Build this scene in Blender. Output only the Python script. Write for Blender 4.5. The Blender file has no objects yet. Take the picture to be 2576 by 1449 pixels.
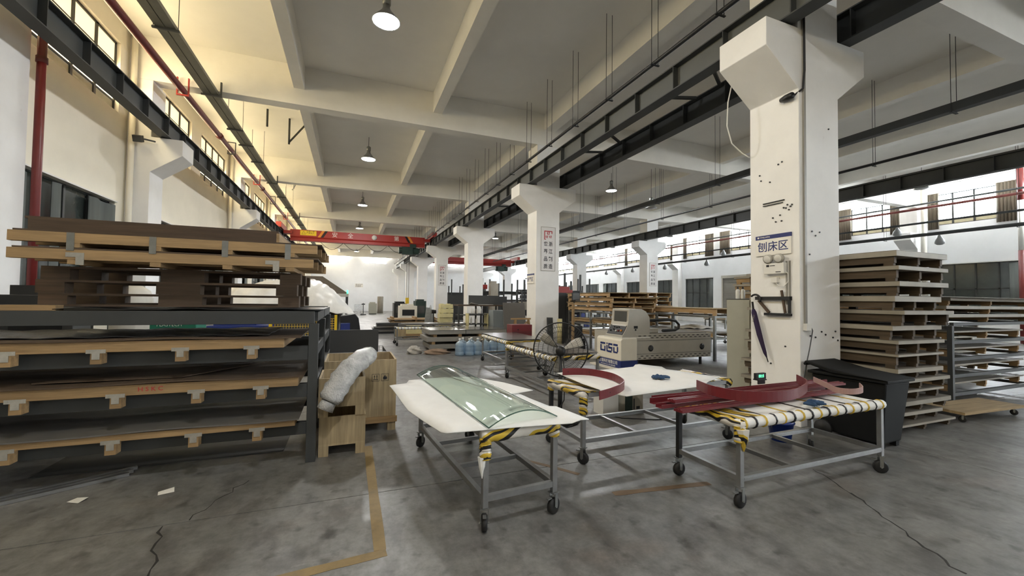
import bpy, bmesh, math, random
from mathutils import Vector, Matrix
rnd = random.Random(11)
SC = bpy.context.scene
COL = SC.collection
PI = math.pi

# ------------------------------------------------------------------ camera
cam_d = bpy.data.cameras.new('camera')
cam = bpy.data.objects.new('camera', cam_d)
COL.objects.link(cam)
cam_d.sensor_width = 36.0
cam_d.lens = 1031.1 / 2576 * 36.0
cam_d.clip_start = 0.05
cam_d.clip_end = 300
right = Vector((0.930452, -0.366191, 0.012795))
down = Vector((0.022542, 0.022353, -0.999496))
fwd = Vector((0.365721, 0.930271, 0.029053))
M = Matrix.Identity(4)
for i in range(3):
    M[i][0] = right[i]; M[i][1] = -down[i]; M[i][2] = -fwd[i]
M[2][3] = 1.5629
cam.matrix_world = M
SC.camera = cam

# ------------------------------------------------------------------ world, exposure
W = bpy.data.worlds.new('overcast_sky'); SC.world = W
W.use_nodes = True
W.node_tree.nodes['Background'].inputs[0].default_value = (0.85, 0.92, 1.0, 1)
W.node_tree.nodes['Background'].inputs[1].default_value = 1.0
SC.view_settings.view_transform = 'Standard'
SC.view_settings.look = 'None'
SC.view_settings.gamma = 1.0
SC.view_settings.use_curve_mapping = False
SC.view_settings.exposure = 1.6
PANE_L, PANE_Y, PANE_R, PANE_B = 5.0, .4, 21.0, 8.0      # brightness of the daylit panes
LAMP_W, BAY_W = 140.0, 200.0                             # high-bay lamps

# ------------------------------------------------------------------ helpers
def lin(h):
    h = h.lstrip('#'); o = []
    for i in (0, 2, 4):
        c = int(h[i:i+2], 16) / 255
        o.append(c / 12.92 if c <= .04045 else ((c + .055) / 1.055) ** 2.4)
    return tuple(o)

class MB:
    """collects shapes into one mesh"""
    def __init__(s): s.v = []; s.f = []
    def add(s, vs, fs):
        n = len(s.v); s.v += [tuple(v) for v in vs]; s.f += [tuple(i + n for i in f) for f in fs]; return s
    def box(s, x0, y0, z0, x1, y1, z1):
        return s.add([(x0,y0,z0),(x1,y0,z0),(x1,y1,z0),(x0,y1,z0),(x0,y0,z1),(x1,y0,z1),(x1,y1,z1),(x0,y1,z1)],
                     [(0,3,2,1),(4,5,6,7),(0,1,5,4),(1,2,6,5),(2,3,7,6),(3,0,4,7)])
    def cb(s, c, d, rot=None):
        hx, hy, hz = d[0]/2, d[1]/2, d[2]/2
        m = MB().box(-hx,-hy,-hz,hx,hy,hz); mm = Matrix.Translation(c) @ (rot.to_4x4() if rot else Matrix.Identity(4))
        return s.add([mm @ Vector(v) for v in m.v], m.f)
    def bar(s, a, b, w, h, up=(0,0,1)):
        a, b = Vector(a), Vector(b); d = (b-a).normalized(); u = Vector(up)
        if abs(d.dot(u)) > .99: u = Vector((0,1,0))
        x = d.cross(u).normalized(); z = x.cross(d).normalized(); vs = []
        for p in (a, b):
            for sx, sz in ((-1,-1),(1,-1),(1,1),(-1,1)): vs.append(p + x*sx*w/2 + z*sz*h/2)
        return s.add(vs, [(0,1,2,3),(7,6,5,4),(0,4,5,1),(1,5,6,2),(2,6,7,3),(3,7,4,0)])
    def tube(s, pts, r, n=8, caps=True, closed=False):
        pts = [Vector(p) for p in pts]; k = len(pts); rings = []; prev = None
        for i, p in enumerate(pts):
            if closed: d = pts[(i+1) % k] - pts[i-1]
            else: d = pts[min(i+1, k-1)] - pts[max(i-1, 0)]
            d.normalize()
            if prev is None:
                u = Vector((0,0,1)) if abs(d.z) < .9 else Vector((0,1,0))
                x = d.cross(u).normalized()
            else: x = (prev - d*prev.dot(d)).normalized()
            y = d.cross(x); prev = x
            rr = r[i] if isinstance(r, (list, tuple)) else r
            rings.append([p + (x*math.cos(2*PI*j/n) + y*math.sin(2*PI*j/n))*rr for j in range(n)])
        vs = [v for g in rings for v in g]; fs = []
        for i in range(k if closed else k-1):
            a, b = i*n, ((i+1) % k)*n
            for j in range(n): fs.append((a+j, a+(j+1) % n, b+(j+1) % n, b+j))
        if caps and not closed: fs += [tuple(range(n-1,-1,-1)), tuple(range((k-1)*n, k*n))]
        return s.add(vs, fs)
    def cyl(s, a, b, r, n=12, r2=None): return s.tube([a, b], [r, r if r2 is None else r2], n)
    def lathe(s, prof, c=(0,0,0), n=16):
        c = Vector(c); vs = []; fs = []; k = len(prof)
        for r, z in prof:
            for j in range(n): vs.append(c + Vector((r*math.cos(2*PI*j/n), r*math.sin(2*PI*j/n), z)))
        for i in range(k-1):
            for j in range(n): fs.append((i*n+j, i*n+(j+1) % n, (i+1)*n+(j+1) % n, (i+1)*n+j))
        fs += [tuple(range(n-1,-1,-1)), tuple(range((k-1)*n, k*n))]
        return s.add(vs, fs)
    def prism(s, poly, ax, a, b):
        # poly in the two other axes; ax 'x','y','z'
        def P(u, v, t): return {'x': (t,u,v), 'y': (u,t,v), 'z': (u,v,t)}[ax]
        n = len(poly); vs = [P(u,v,a) for u, v in poly] + [P(u,v,b) for u, v in poly]
        fs = [tuple(range(n)), tuple(range(2*n-1, n-1, -1))] + [(i, i+n, (i+1) % n + n, (i+1) % n) for i in range(n)]
        return s.add(vs, fs)
    def sheet(s, fn, nu, nv, th=0.004):
        """surface fn(u,v) given thickness th downward"""
        top = [Vector(fn(i/nu, j/nv)) for i in range(nu+1) for j in range(nv+1)]
        bot = [p - Vector((0,0,th)) for p in top]; N = len(top); w = nv+1; fs = []
        for i in range(nu):
            for j in range(nv):
                a = i*w+j; fs.append((a, a+w, a+w+1, a+1)); fs.append((N+a, N+a+1, N+a+w+1, N+a+w))
        for i in range(nu):
            a = i*w; fs.append((a, N+a, N+a+w, a+w)); a = i*w+nv; fs.append((a, a+w, N+a+w, N+a))
        for j in range(nv):
            a = j; fs.append((a, a+1, N+a+1, N+a)); a = nu*w+j; fs.append((a, N+a, N+a+1, a+1))
        return s.add(top+bot, fs)
    def mesh(s, name, m, smooth=False):
        me = bpy.data.meshes.new(name); me.from_pydata(s.v, [], s.f)
        bm = bmesh.new(); bm.from_mesh(me); bmesh.ops.recalc_face_normals(bm, faces=bm.faces); bm.to_mesh(me); bm.free()
        if smooth: me.shade_smooth()
        if m: me.materials.append(m)
        return me
    def build(s, name, m, parent=None, loc=(0,0,0), rz=0, smooth=False, kind=None, bevel=0, label=None):
        o = inst(name, s.mesh(name, m, smooth), parent, loc, rz)
        if kind: o['kind'] = kind
        if label: o['label'] = label
        if bevel:
            b = o.modifiers.new('bevel', 'BEVEL'); b.width = bevel; b.segments = 2; b.limit_method = 'ANGLE'
        return o

def inst(name, me, parent=None, loc=(0,0,0), rz=0, rot=None):
    o = bpy.data.objects.new(name, me); COL.objects.link(o)
    o.location = loc; o.rotation_euler = rot if rot else (0,0,rz)
    if parent: o.parent = parent
    return o
def tag(o, label, cat=None, group=None, kind=None):
    o['label'] = label
    if cat: o['category'] = cat
    if group: o['group'] = group
    if kind: o['kind'] = kind
    return o
def thing(name, label, cat, loc=(0,0,0), rz=0, group=None, rot=None):
    o = bpy.data.objects.new(name, None); COL.objects.link(o)
    o.location = loc; o.rotation_euler = rot if rot else (0,0,rz); o.empty_display_size = .1
    return tag(o, label, cat, group)
def dup(root, loc, rz=None, label=None, group=None):
    def rec(o, par):
        c = o.copy(); COL.objects.link(c); c.parent = par
        for ch in list(o.children): rec(ch, c)
        return c
    r = rec(root, None); r.location = loc
    if rz is not None: r.rotation_euler = (0,0,rz)
    if label: r['label'] = label
    if group: r['group'] = group
    return r
def struct(o, label=None):
    o['kind'] = 'structure'
    if label: o['label'] = label
    return o
def text(name, body, size, m, parent, loc, rot, align='CENTER', ext=.0008, bold=0.0, sx=1.0):
    cu = bpy.data.curves.new(name, 'FONT'); cu.body = body; cu.size = size; cu.align_x = align; cu.align_y = 'CENTER'
    cu.extrude = ext; cu.offset = bold; cu.resolution_u = 3
    t = bpy.data.objects.new(name, cu); COL.objects.link(t); bpy.context.view_layer.update()
    me = bpy.data.meshes.new_from_object(t.evaluated_get(bpy.context.evaluated_depsgraph_get()))
    bpy.data.objects.remove(t); bpy.data.curves.remove(cu)
    me.materials.clear(); me.materials.append(m)
    o = inst(name, me, parent, loc, rot=rot); o.scale = (sx, 1, 1)
    return o
ROT_F = (PI/2, 0, 0)          # reads from -Y
ROT_L = (PI/2, 0, -PI/2)      # reads from -X

# ------------------------------------------------------------------ materials
def nt(name):
    m = bpy.data.materials.new(name); m.use_nodes = True
    t = m.node_tree; b = t.nodes['Principled BSDF']
    return m, t, b
def N(t, typ, **kw):
    n = t.nodes.new(typ)
    for k, v in kw.items():
        if k in n.inputs: n.inputs[k].default_value = v
        else: setattr(n, k, v)
    return n
def mat(name, c, rough=.6, metal=0.0, var=.12, scale=4.0, bump=0.0, rv=0.0, dirt=None, stretch=None, alpha=None, trans=0, ior=1.45, spec=.5):
    if isinstance(c, str): c = lin(c)
    m, t, b = nt(name); L = t.links.new
    tc = N(t, 'ShaderNodeTexCoord'); src = tc.outputs['Object']
    if stretch:
        mp = N(t, 'ShaderNodeMapping'); mp.inputs['Scale'].default_value = stretch; L(src, mp.inputs['Vector']); src = mp.outputs[0]
    no = N(t, 'ShaderNodeTexNoise', Scale=scale, Detail=6.0, Roughness=.62); L(src, no.inputs['Vector'])
    cr = N(t, 'ShaderNodeValToRGB')
    e = cr.color_ramp.elements
    e[0].position = .3; e[1].position = .72
    e[0].color = tuple(min(1, x*(1-var)) for x in c) + (1,); e[1].color = tuple(min(1, x*(1+var)) for x in c) + (1,)
    if dirt:
        d = lin(dirt) if isinstance(dirt, str) else dirt
        k = e.new(.2); k.color = tuple(d) + (1,)
    L(no.outputs[0], cr.inputs[0]); col = cr.outputs[0]
    if rv:
        oi = N(t, 'ShaderNodeObjectInfo'); mr = N(t, 'ShaderNodeMapRange'); mr.inputs[3].default_value = 1-rv; mr.inputs[4].default_value = 1+rv
        L(oi.outputs['Random'], mr.inputs[0])
        mx = N(t, 'ShaderNodeVectorMath', operation='SCALE'); L(col, mx.inputs[0]); L(mr.outputs[0], mx.inputs['Scale']); col = mx.outputs[0]
    L(col, b.inputs['Base Color'])
    b.inputs['Roughness'].default_value = rough; b.inputs['Metallic'].default_value = metal; b.inputs['Specular IOR Level'].default_value = spec
    if trans: b.inputs['Transmission Weight'].default_value = trans; b.inputs['IOR'].default_value = ior
    if alpha is not None: b.inputs['Alpha'].default_value = alpha
    if bump:
        n2 = N(t, 'ShaderNodeTexNoise', Scale=scale*6, Detail=4.0); L(src, n2.inputs['Vector'])
        bp = N(t, 'ShaderNodeBump', Strength=bump, Distance=.01); L(n2.outputs[0], bp.inputs['Height']); L(bp.outputs[0], b.inputs['Normal'])
    return m
def wood(name, c1, c2, axis=0, rv=.18, rough=.75):
    s = [14.0, 14.0, 14.0]; s[axis] = .9
    return mat(name, tuple((a+b)/2 for a, b in zip(lin(c1), lin(c2))), rough, var=.28, scale=2.2, bump=.12, rv=rv, stretch=s)
def glow(name, c, strength):
    m, t, b = nt(name); L = t.links.new
    if isinstance(c, str): c = lin(c)
    b.inputs['Base Color'].default_value = (*c, 1); b.inputs['Roughness'].default_value = .4
    b.inputs['Emission Color'].default_value = (*c, 1); b.inputs['Emission Strength'].default_value = strength
    return m
def floor_mat():
    m, t, b = nt('worn_concrete'); L = t.links.new
    tc = N(t, 'ShaderNodeTexCoord')
    def noise(sc, st=(1,1,1), det=8, rough=.6):
        mp = N(t, 'ShaderNodeMapping'); mp.inputs['Scale'].default_value = st; L(tc.outputs['Object'], mp.inputs['Vector'])
        n = N(t, 'ShaderNodeTexNoise', Scale=sc, Detail=float(det), Roughness=rough); L(mp.outputs[0], n.inputs['Vector']); return n.outputs[0]
    def ramp(v, a, ca, bb, cb):
        r = N(t, 'ShaderNodeValToRGB'); e = r.color_ramp.elements; e[0].position = a; e[1].position = bb; e[0].color = (*ca,1); e[1].color = (*cb,1); L(v, r.inputs[0]); return r.outputs[0]
    def mul(a, b_, f=1.0):
        x = N(t, 'ShaderNodeMix', data_type='RGBA', blend_type='MULTIPLY'); x.inputs[0].default_value = f; L(a, x.inputs[6]); L(b_, x.inputs[7]); return x.outputs[2]
    base = ramp(noise(.55, det=5), .32, lin('#6c6c6a'), .72, lin('#91908e'))
    fine = ramp(noise(9, det=10, rough=.75), .3, (.58,.575,.57), .68, (1.14,1.13,1.12))
    smear = ramp(noise(2.6, (2.0,1.0,1)), .36, (.6,.58,.57), .52, (1,1,1))
    scuff = ramp(noise(3.4, (.9,3.4,1), 9, .7), .6, (1,1,1), .76, (1.5,1.5,1.48))
    spots = ramp(noise(6.5, det=4, rough=.5), .29, (.42,.41,.4), .40, (1,1,1))
    rust = ramp(noise(.9, (1,1.6,1), 3), .56, (1,1,1), .74, (1.02,.86,.76))
    c = mul(mul(mul(mul(mul(base, fine), smear, .8), spots, .8), rust, .7), scuff)
    L(c, b.inputs['Base Color'])
    r = ramp(noise(1.4), 0.35, (.3,)*3, .7, (.52,)*3); L(r, b.inputs['Roughness'])
    bp = N(t, 'ShaderNodeBump', Strength=.12, Distance=.004); L(noise(30, det=8), bp.inputs['Height']); L(bp.outputs[0], b.inputs['Normal'])
    return m
def tape_mat(name, sc, white=.34, dirx=(1,.7,.4)):
    """white foam crossed by black and yellow warning tape"""
    m, t, b = nt(name); L = t.links.new
    tc = N(t, 'ShaderNodeTexCoord'); mp = N(t, 'ShaderNodeMapping'); mp.inputs['Rotation'].default_value = dirx; L(tc.outputs['Object'], mp.inputs['Vector'])
    w = N(t, 'ShaderNodeTexWave', Scale=sc, Distortion=3.2, Detail=1.2); w.wave_profile = 'SAW'; w.inputs['Detail Scale'].default_value = 1.6
    L(mp.outputs[0], w.inputs['Vector'])
    cr = N(t, 'ShaderNodeValToRGB'); cr.color_ramp.interpolation = 'CONSTANT'; e = cr.color_ramp.elements
    e[0].position = 0; e[0].color = (*lin('#dcd8d0'),1); e[1].position = white; e[1].color = (*lin('#17171a'),1)
    for p, c in ((white+.2, '#c9a935'), (white+.42, '#17171a'), (white+.55, '#c9a935')):
        k = e.new(min(p, .99)); k.color = (*lin(c),1)
    L(w.outputs[0], cr.inputs[0]); L(cr.outputs[0], b.inputs['Base Color']); b.inputs['Roughness'].default_value = .38
    return m

def clear(name, tint, milk=0.0):
    m, t, b = nt(name); L = t.links.new; out = t.nodes['Material Output']
    tr = N(t, 'ShaderNodeBsdfTransparent'); tr.inputs[0].default_value = (*tint, 1)
    gl = N(t, 'ShaderNodeBsdfGlossy'); gl.inputs['Roughness'].default_value = .03
    lw = N(t, 'ShaderNodeLayerWeight'); pw = N(t, 'ShaderNodeMath', operation='POWER'); L(lw.outputs['Facing'], pw.inputs[0]); pw.inputs[1].default_value = 4.0
    fr = N(t, 'ShaderNodeMath', operation='MULTIPLY_ADD'); L(pw.outputs[0], fr.inputs[0]); fr.inputs[1].default_value = .6; fr.inputs[2].default_value = .035
    base = tr.outputs[0]
    if milk:
        b.inputs['Base Color'].default_value = (*tint, 1); b.inputs['Roughness'].default_value = .2
        m1 = N(t, 'ShaderNodeMixShader'); m1.inputs[0].default_value = milk; L(base, m1.inputs[1]); L(b.outputs[0], m1.inputs[2]); base = m1.outputs[0]
    mx = N(t, 'ShaderNodeMixShader'); L(fr.outputs[0], mx.inputs[0]); L(base, mx.inputs[1]); L(gl.outputs[0], mx.inputs[2]); L(mx.outputs[0], out.inputs['Surface'])
    return m
mWALL = mat('white_wall_paint', '#eaecef', .85, var=.05, scale=.7, bump=.03)
mWALLW = mat('aged_cream_wall_paint', '#efe9d9', .85, var=.07, scale=.6, bump=.03, dirt='#b8a988')
mCOL = mat('white_column_paint', '#eae9e7', .75, var=.05, scale=1.6, bump=.04, dirt='#b9b3a8')
mCEIL = mat('ceiling_paint', '#ebe8e1', .9, var=.05, scale=.5)
mBEAMC = mat('concrete_beam_paint', '#ebe8e1', .88, var=.06, scale=.9, bump=.03)
mFLOOR = floor_mat()
mJOINT = mat('joint_sand', '#2c2a28', .95)
mYLINE = mat('worn_yellow_floor_paint', '#857049', .6, var=.25, scale=7, dirt='#6a645b')
mYLINE2 = mat('faded_orange_floor_paint', '#6b5742', .6, var=.2, scale=5, dirt='#666059')
mSTEEL = mat('charcoal_steel_paint', '#3a3c3c', .55, var=.12, scale=2)
mSTEELW = mat('grey_beam_web_paint', '#5b5d5b', .6, var=.1, scale=1.5)
mDARKST = mat('black_steel_paint', '#212224', .5, var=.15)
mGALV = mat('galvanised_steel', '#8d8e8c', .42, .85, var=.18, scale=8)
mGALVT = mat('galvanised_tray', '#6d6c63', .5, .4, var=.12, scale=5)
mALU = mat('aluminium_profile', '#9a9b9b', .38, .75, var=.12, scale=9)
mRED = mat('red_pipe_paint', '#681a17', .45, var=.15, scale=3)
mREDD = mat('dark_red_pipe_paint', '#5d231c', .5, var=.25, scale=3)
mCRANE = mat('crane_red_paint', '#a02f29', .45, var=.1, scale=1.5)
mMAROON = mat('maroon_powder_coat', '#6b1f26', .42, var=.1, scale=6)
mMAROONL = mat('dusty_pink_primer', '#a5847e', .7, var=.1)
mWOODX = wood('pine_timber_x', '#a68a63', '#856a48', 0)
mWOODY = wood('pine_timber_y', '#a68a63', '#856a48', 1)
mWOODD = wood('dark_old_timber', '#5f4d3b', '#453629', 0)
mWOODG = wood('dusty_timber', '#5d4e3b', '#42372a', 1)
mWOODL = wood('fresh_pine_timber', '#c2a57c', '#a88761', 1)
mPLY = wood('plywood_sheet', '#b79f78', '#9b8157', 0, .12)
mPLYD = wood('dark_plywood_sheet', '#5a4937', '#42352a', 0, .15)
mCRATE = wood('crate_plywood', '#b5a382', '#9a8766', 2, .1)
mCARD = mat('brown_cardboard', '#a98a63', .85, var=.08)
mPANEL = mat('grey_laminate_panel', '#8f8c85', .5, var=.06, rv=.1)
mPANELD = mat('dusty_brown_panel', '#6e675c', .6, var=.12, rv=.12)
mPANELE = mat('pale_panel_edge', '#9a9386', .6, var=.1, rv=.12)
mFOAM = mat('white_foam_sheet', '#e9e8e4', .8, var=.03, scale=6)
mTAPE = tape_mat('warning_tape_wrap', 2.4, .36)
mTAPE2 = tape_mat('warning_tape_wrap_dense', 3.4, .2, (.3,1.0,.2))
mBAND_Y = mat('yellow_tape', '#c4a437', .4, var=.1)
mBAND_K = mat('black_tape', '#17171a', .4, var=.1)
mRUBBER = mat('black_rubber', '#1a1919', .6, var=.2)
mBLACKP = mat('black_plastic', '#151516', .45, var=.15)
mBIN = mat('charcoal_bin_plastic', '#0e0f10', .65, var=.2, scale=5, spec=.25)
mWHITEP = mat('white_plastic', '#dedcd6', .4, var=.04)
mCREAM = mat('cream_machine_paint', '#e4decf', .4, var=.05, scale=3)
mGREYM = mat('grey_machine_paint', '#b3afa5', .45, var=.06, scale=3)
mBLUE = mat('navy_blue_paint', '#1d2d6b', .4, var=.08)
mBLUEB = mat('blue_bucket_plastic', '#1d3f9a', .35, var=.06)
mCAB = mat('grey_green_cabinet_paint', '#a3a294', .5, var=.06, scale=2, dirt='#8a877a')
mLOCK = mat('blue_grey_cabinet_paint', '#7d8488', .5, var=.06)
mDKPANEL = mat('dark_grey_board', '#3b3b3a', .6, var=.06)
mGPANEL = mat('mid_grey_board', '#625f5b', .55, var=.05)
mSHEET = mat('brushed_metal_sheet', '#85827e', .22, .7, var=.08, scale=3)
mGREEN = mat('green_machine_paint', '#1f6f5a', .45, var=.1)
mDGREEN = mat('dark_green_machine_paint', '#20352e', .5, var=.15)
mYELLOW = mat('safety_yellow_paint', '#d8b426', .45, var=.1)
mYPLATE = mat('yellow_warning_plate', '#e3c22c', .45, var=.03)
mORANGE = mat('orange_stripe_paint', '#d98b2c', .5, var=.05)
mPLASTIC = mat('milky_plastic_sheet', '#d9d6cf', .35, var=.1, scale=5, bump=.2)
mWRAP = mat('clear_bubble_film', '#c9c9c7', .12, var=.3, scale=11, bump=1.0, trans=.2)
mPET = clear('blue_bottle_plastic', (.62,.76,.88), .35)
mSACK = mat('tan_sack_cloth', '#8d7763', .9, var=.2, scale=7, bump=.3)
mSACKW = mat('pale_sack_cloth', '#b5b0a6', .9, var=.2, scale=7, bump=.3)
mCURT = mat('grey_curtain_cloth', '#5c615f', .9, var=.2, scale=1.5, stretch=(1,6,.3))
mCURTB = mat('brown_curtain_cloth', '#6b6154', .9, var=.2, scale=1.5, stretch=(1,6,.3))
mGLASSD = mat('dark_window_glass', '#3b413f', .12, var=.3, scale=.8)
mFRAME = mat('dark_window_frame', '#2e302f', .5, var=.1)
mFROST = mat('dusty_lower_pane', '#a79f83', .5, var=.15, scale=3)
mSIGNW = mat('white_sign_board', '#e6e3dc', .5, var=.02)
mINK = mat('dark_ink', '#26262a', .6, var=.02)
mSEAL = mat('seal_red_ink', '#b02a30', .6, var=.04)
mPOST = mat('pale_grey_poster', '#dedbd9', .55, var=.03)
mPUR = mat('dark_purple_umbrella_cloth', '#2a1b3d', .8, var=.15)
mGLOVE = mat('blue_work_glove', '#2f4a6a', .9, var=.2, scale=12, bump=.3)
mBLKFILM = mat('black_protective_film', '#1f1f20', .35, var=.3, scale=5, bump=.5)
mYCREAM = mat('pale_yellow_part', '#cfc594', .55, var=.12)
mPAPER = mat('white_paper', '#e8e6df', .8, var=.03)
mSCREEN = mat('grey_screen_glass', '#4e4e4c', .2, var=.08)
mGLOWL = glow('daylit_pane', (1.0, .83, .49), PANE_L)
mGLOWY = glow('yellow_daylit_pane', (1.0, .8, .46), PANE_Y)
mGLOWR = glow('cool_daylit_pane', (.88, .95, 1.0), PANE_R)
mGLOWB = glow('end_wall_daylit_pane', (1.0, .98, .94), PANE_B)
mLAMP = glow('lamp_diffuser', (1.0, .98, .94), 60.0)
mLAMPOFF = mat('unlit_lamp_diffuser', '#8f9090', .4)
mGREENL = glow('green_indicator', (.1, .8, .35), .8)
mSPECK = mat('metal_bracket_plate', '#b5b2aa', .32, .6, var=.15, scale=20)
# ================================================================== THE SETTING
XL, XR, Y0, Y1, ZC = -4.7, 26.55, -29.0, 52.2, 7.43
CY = [3.51 + 8*k for k in range(-4, 7)]                 # near faces of the column grid
CD = .692
# ---- floor slabs with open joints
fl = struct(MB().box(XL-.3, Y0-.2, -.3, XR+.3, Y1+.2, -.02).build('floor', mJOINT), 'grey worn concrete factory floor')
xs = [XL-.25, 5.716, 16.6, XR+.25]; ys = [Y0-.15, -20.5, -12.5, -4.5, 3.5, 11.5, 19.5, 27.5, 35.5, 43.5, Y1+.15]
for i in range(3):
    for j in range(len(ys)-1):
        g = .005
        MB().box(xs[i]+g, ys[j]+g, -.02, xs[i+1]-g, ys[j+1]-g, 0).build('slab', mFLOOR, fl)
def strip(name, pts, w, m, z=.0015, th=.0012, jit=0.0):
    b = MB(); L = []
    for i, p in enumerate(pts):
        a = Vector(pts[max(0, i-1)]); c = Vector(pts[min(len(pts)-1, i+1)]); d = (c-a).normalized(); n = Vector((-d.y, d.x)); ww = w/2*(1+rnd.uniform(-jit, jit))
        L.append((Vector(p)+n*ww, Vector(p)-n*ww))
    for i in range(len(L)-1):
        q = [L[i][0], L[i][1], L[i+1][1], L[i+1][0]]
        b.add([(v.x, v.y, z) for v in q] + [(v.x, v.y, z-th) for v in q], [(0,1,2,3),(7,6,5,4),(0,4,5,1),(1,5,6,2),(2,6,7,3),(3,7,4,0)])
    return b.build(name, m, fl)
def crackpts(a, b, n, j):
    a, b = Vector(a), Vector(b); d = b-a; nn = Vector((-d.y, d.x)).normalized()
    return [a + d*i/n + nn*rnd.uniform(-j, j) for i in range(n+1)]
strip('floor_crack', crackpts((3.892, 2.17), (3.36, 1.3), 16, .02), .012, mJOINT, jit=.6)
strip('floor_crack', crackpts((4.1, 2.6), (3.892, 2.17), 8, .015), .006, mJOINT, jit=.6)
strip('floor_crack', crackpts((-1.17, 3.48), (-.86, 2.45), 14, .025), .012, mJOINT, jit=.7)
strip('floor_crack', crackpts((-1.02, 3.52), (-.78, 4.1), 9, .025), .006, mJOINT, jit=.6)
strip('floor_marking', [(.205+.0*i, 4.62-.24*i) for i in range(9)], .075, mYLINE, .0022, jit=.06)
strip('floor_marking', [(.24-.1*i, 2.665-.008*i) for i in range(24)], .075, mYLINE, .0022, jit=.06)
strip('floor_marking', [(2.02+.09*i, 2.83-.012*i) for i in range(11)], .07, mYLINE2, .0022, jit=.2)
strip('floor_marking', [(1.62, 3.72), (1.78, 3.5), (1.95, 3.25)], .04, mYLINE2, .0022, jit=.2)

# ---- walls with window openings
LO, LT, UO, UM, UY, UT = .95, 3.56, 5.45, 5.69, 6.5, 6.95
def bays(c): return [(c+.95, c+3.85), (c+4.72, c+7.62)]
openL = [w for c in CY for w in bays(c) if w[1] < 51.6]
openR = list(openL)
door_r = (20.7, 23.3)
def side_wall(name, x0, x1, m, opens, label, skip_low=()):
    b = MB(); y = Y0-.2
    for a, c in opens:
        b.box(x0, y, 0, x1, a, ZC); y = c
        b.box(x0, a, LT, x1, c, UO); b.box(x0, a, UT, x1, c, ZC)
        if (a, c) in skip_low: b.box(x0, a, 0, x1, c, LT)
        else: b.box(x0, a, 0, x1, c, LO)
    b.box(x0, y, 0, x1, Y1+.2, ZC)
    return struct(b.build(name, m), label)
lowskipR = [w for w in openR if 19.5 < w[0] < 22]
side_wall('wall_left', XL-.25, XL, mWALLW, openL, 'cream side wall with clerestory windows')
side_wall('wall_right', XR, XR+.25, mWALL, openR, 'white side wall with clerestory windows', lowskipR)
backw = [(-3.6, -.4), (1.4, 4.0), (7.4, 10.4), (11.6, 14.8), (18, 21), (22, 25)]
b = MB(); x = XL
for a, c in backw: b.box(x, Y1, 0, a, Y1+.25, ZC); b.box(a, Y1, 0, c, Y1+.25, 5.75); b.box(a, Y1, 6.75, c, Y1+.25, ZC); x = c
b.box(x, Y1, 0, XR, Y1+.25, ZC)
struct(b.build('wall_back', mWALL), 'white end wall of the hall')
struct(MB().box(XL, Y0-.25, 0, XR, Y0, ZC).build('wall_front', mWALL), 'white wall closing the near end of the hall')

wn = [0]
def upper_window(x, a, c, side, rows):
    """rows: list of (z0, z1, material); side +1 when the room lies towards +X"""
    wn[0] += 1
    w = bpy.data.objects.new('window_%d' % wn[0], None); COL.objects.link(w); w.location = (x, (a+c)/2, 0); struct(w)
    h = (c-a)/2; n = 4; f = MB(); zs = [r[0] for r in rows] + [rows[-1][1]]
    for z in (zs[0]+.02, zs[-1]-.02): f.box(-.03, -h, z-.02, .03, h, z+.02)
    for z in zs[1:-1]: f.box(-.025, -h, z-.016, .025, h, z+.016)
    for i in range(n+1):
        y = -h + 2*h*i/n; f.box(-.03, max(-h, y-.035), zs[0], .03, min(h, y+.035), zs[-1])
    f.build('window_frame', mFRAME, w)
    for z0, z1, m in rows:
        key = ('pane', m.name, round(h, 3), z0)
        if key not in CACHE: CACHE[key] = MB().box(-.006, -h/n+.02, z0+.02, .006, h/n-.02, z1-.02).mesh('pane', m)
        for i in range(n): inst('pane', CACHE[key], w, (0, -h + 2*h*(i+.5)/n, 0))
    return w
CACHE = {}
def lower_window(x, a, c, side, curt, bright=False):
    wn[0] += 1
    w = bpy.data.objects.new('window_%d' % wn[0], None); COL.objects.link(w); w.location = (x, (a+c)/2, 0); struct(w)
    h = (c-a)/2; n = 4; f = MB()
    for z in (LO+.03, LT-.03, 2.35): f.box(-.03, -h, z-.03, .03, h, z+.03)
    for i in range(n+1):
        y = -h + 2*h*i/n; f.box(-.03, max(-h, y-.03), LO, .03, min(h, y+.03), LT)
    f.build('window_frame', mFRAME, w)
    for z0, z1 in ((LO, 2.35), (2.35, LT)):
        key = ('lp', round(h, 3), z0)
        if key not in CACHE: CACHE[key] = MB().box(-.006, -h/n+.03, z0+.03, .006, h/n-.03, z1-.03).mesh('pane', mGLASSD)
        for i in range(n): inst('pane', CACHE[key], w, (0, -h + 2*h*(i+.5)/n, 0))
    MB().box(-.02*side-.01, -h-.04, LT-.035, .16*side, h+.04, LT-.01).build('lintel_trim', mWHITEP, w)
    for y0, y1 in curt:
        def fn(u, v): return (side*(.10+.035*math.sin(u*(y1-y0)*26)), -h+2*h*(y0+(y1-y0)*u), LO-.15+(LT-LO+.05)*v)
        b = MB(); nu, nv = 30, 1
        vs = [fn(i/nu, j) for i in range(nu+1) for j in (0, 1)]
        b.add(vs, [(2*i, 2*i+2, 2*i+3, 2*i+1) for i in range(nu)])
        o = b.build('curtain', mCURT, w, smooth=True)
        sm = o.modifiers.new('thick', 'SOLIDIFY'); sm.thickness = .012
    return w
for k, (a, c) in enumerate(openL):
    upper_window(XL-.1, a, c, 1, [(UO, UM, mFROST), (UM, UY, mGLOWL), (UY, UT, mGLOWY)])
    lower_window(XL-.12, a, c, 1, [(.0, .16), (.34, .4), (.7, 1.0)] if k % 2 else [(0, .3), (.8, 1)])
WR = {}
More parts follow.
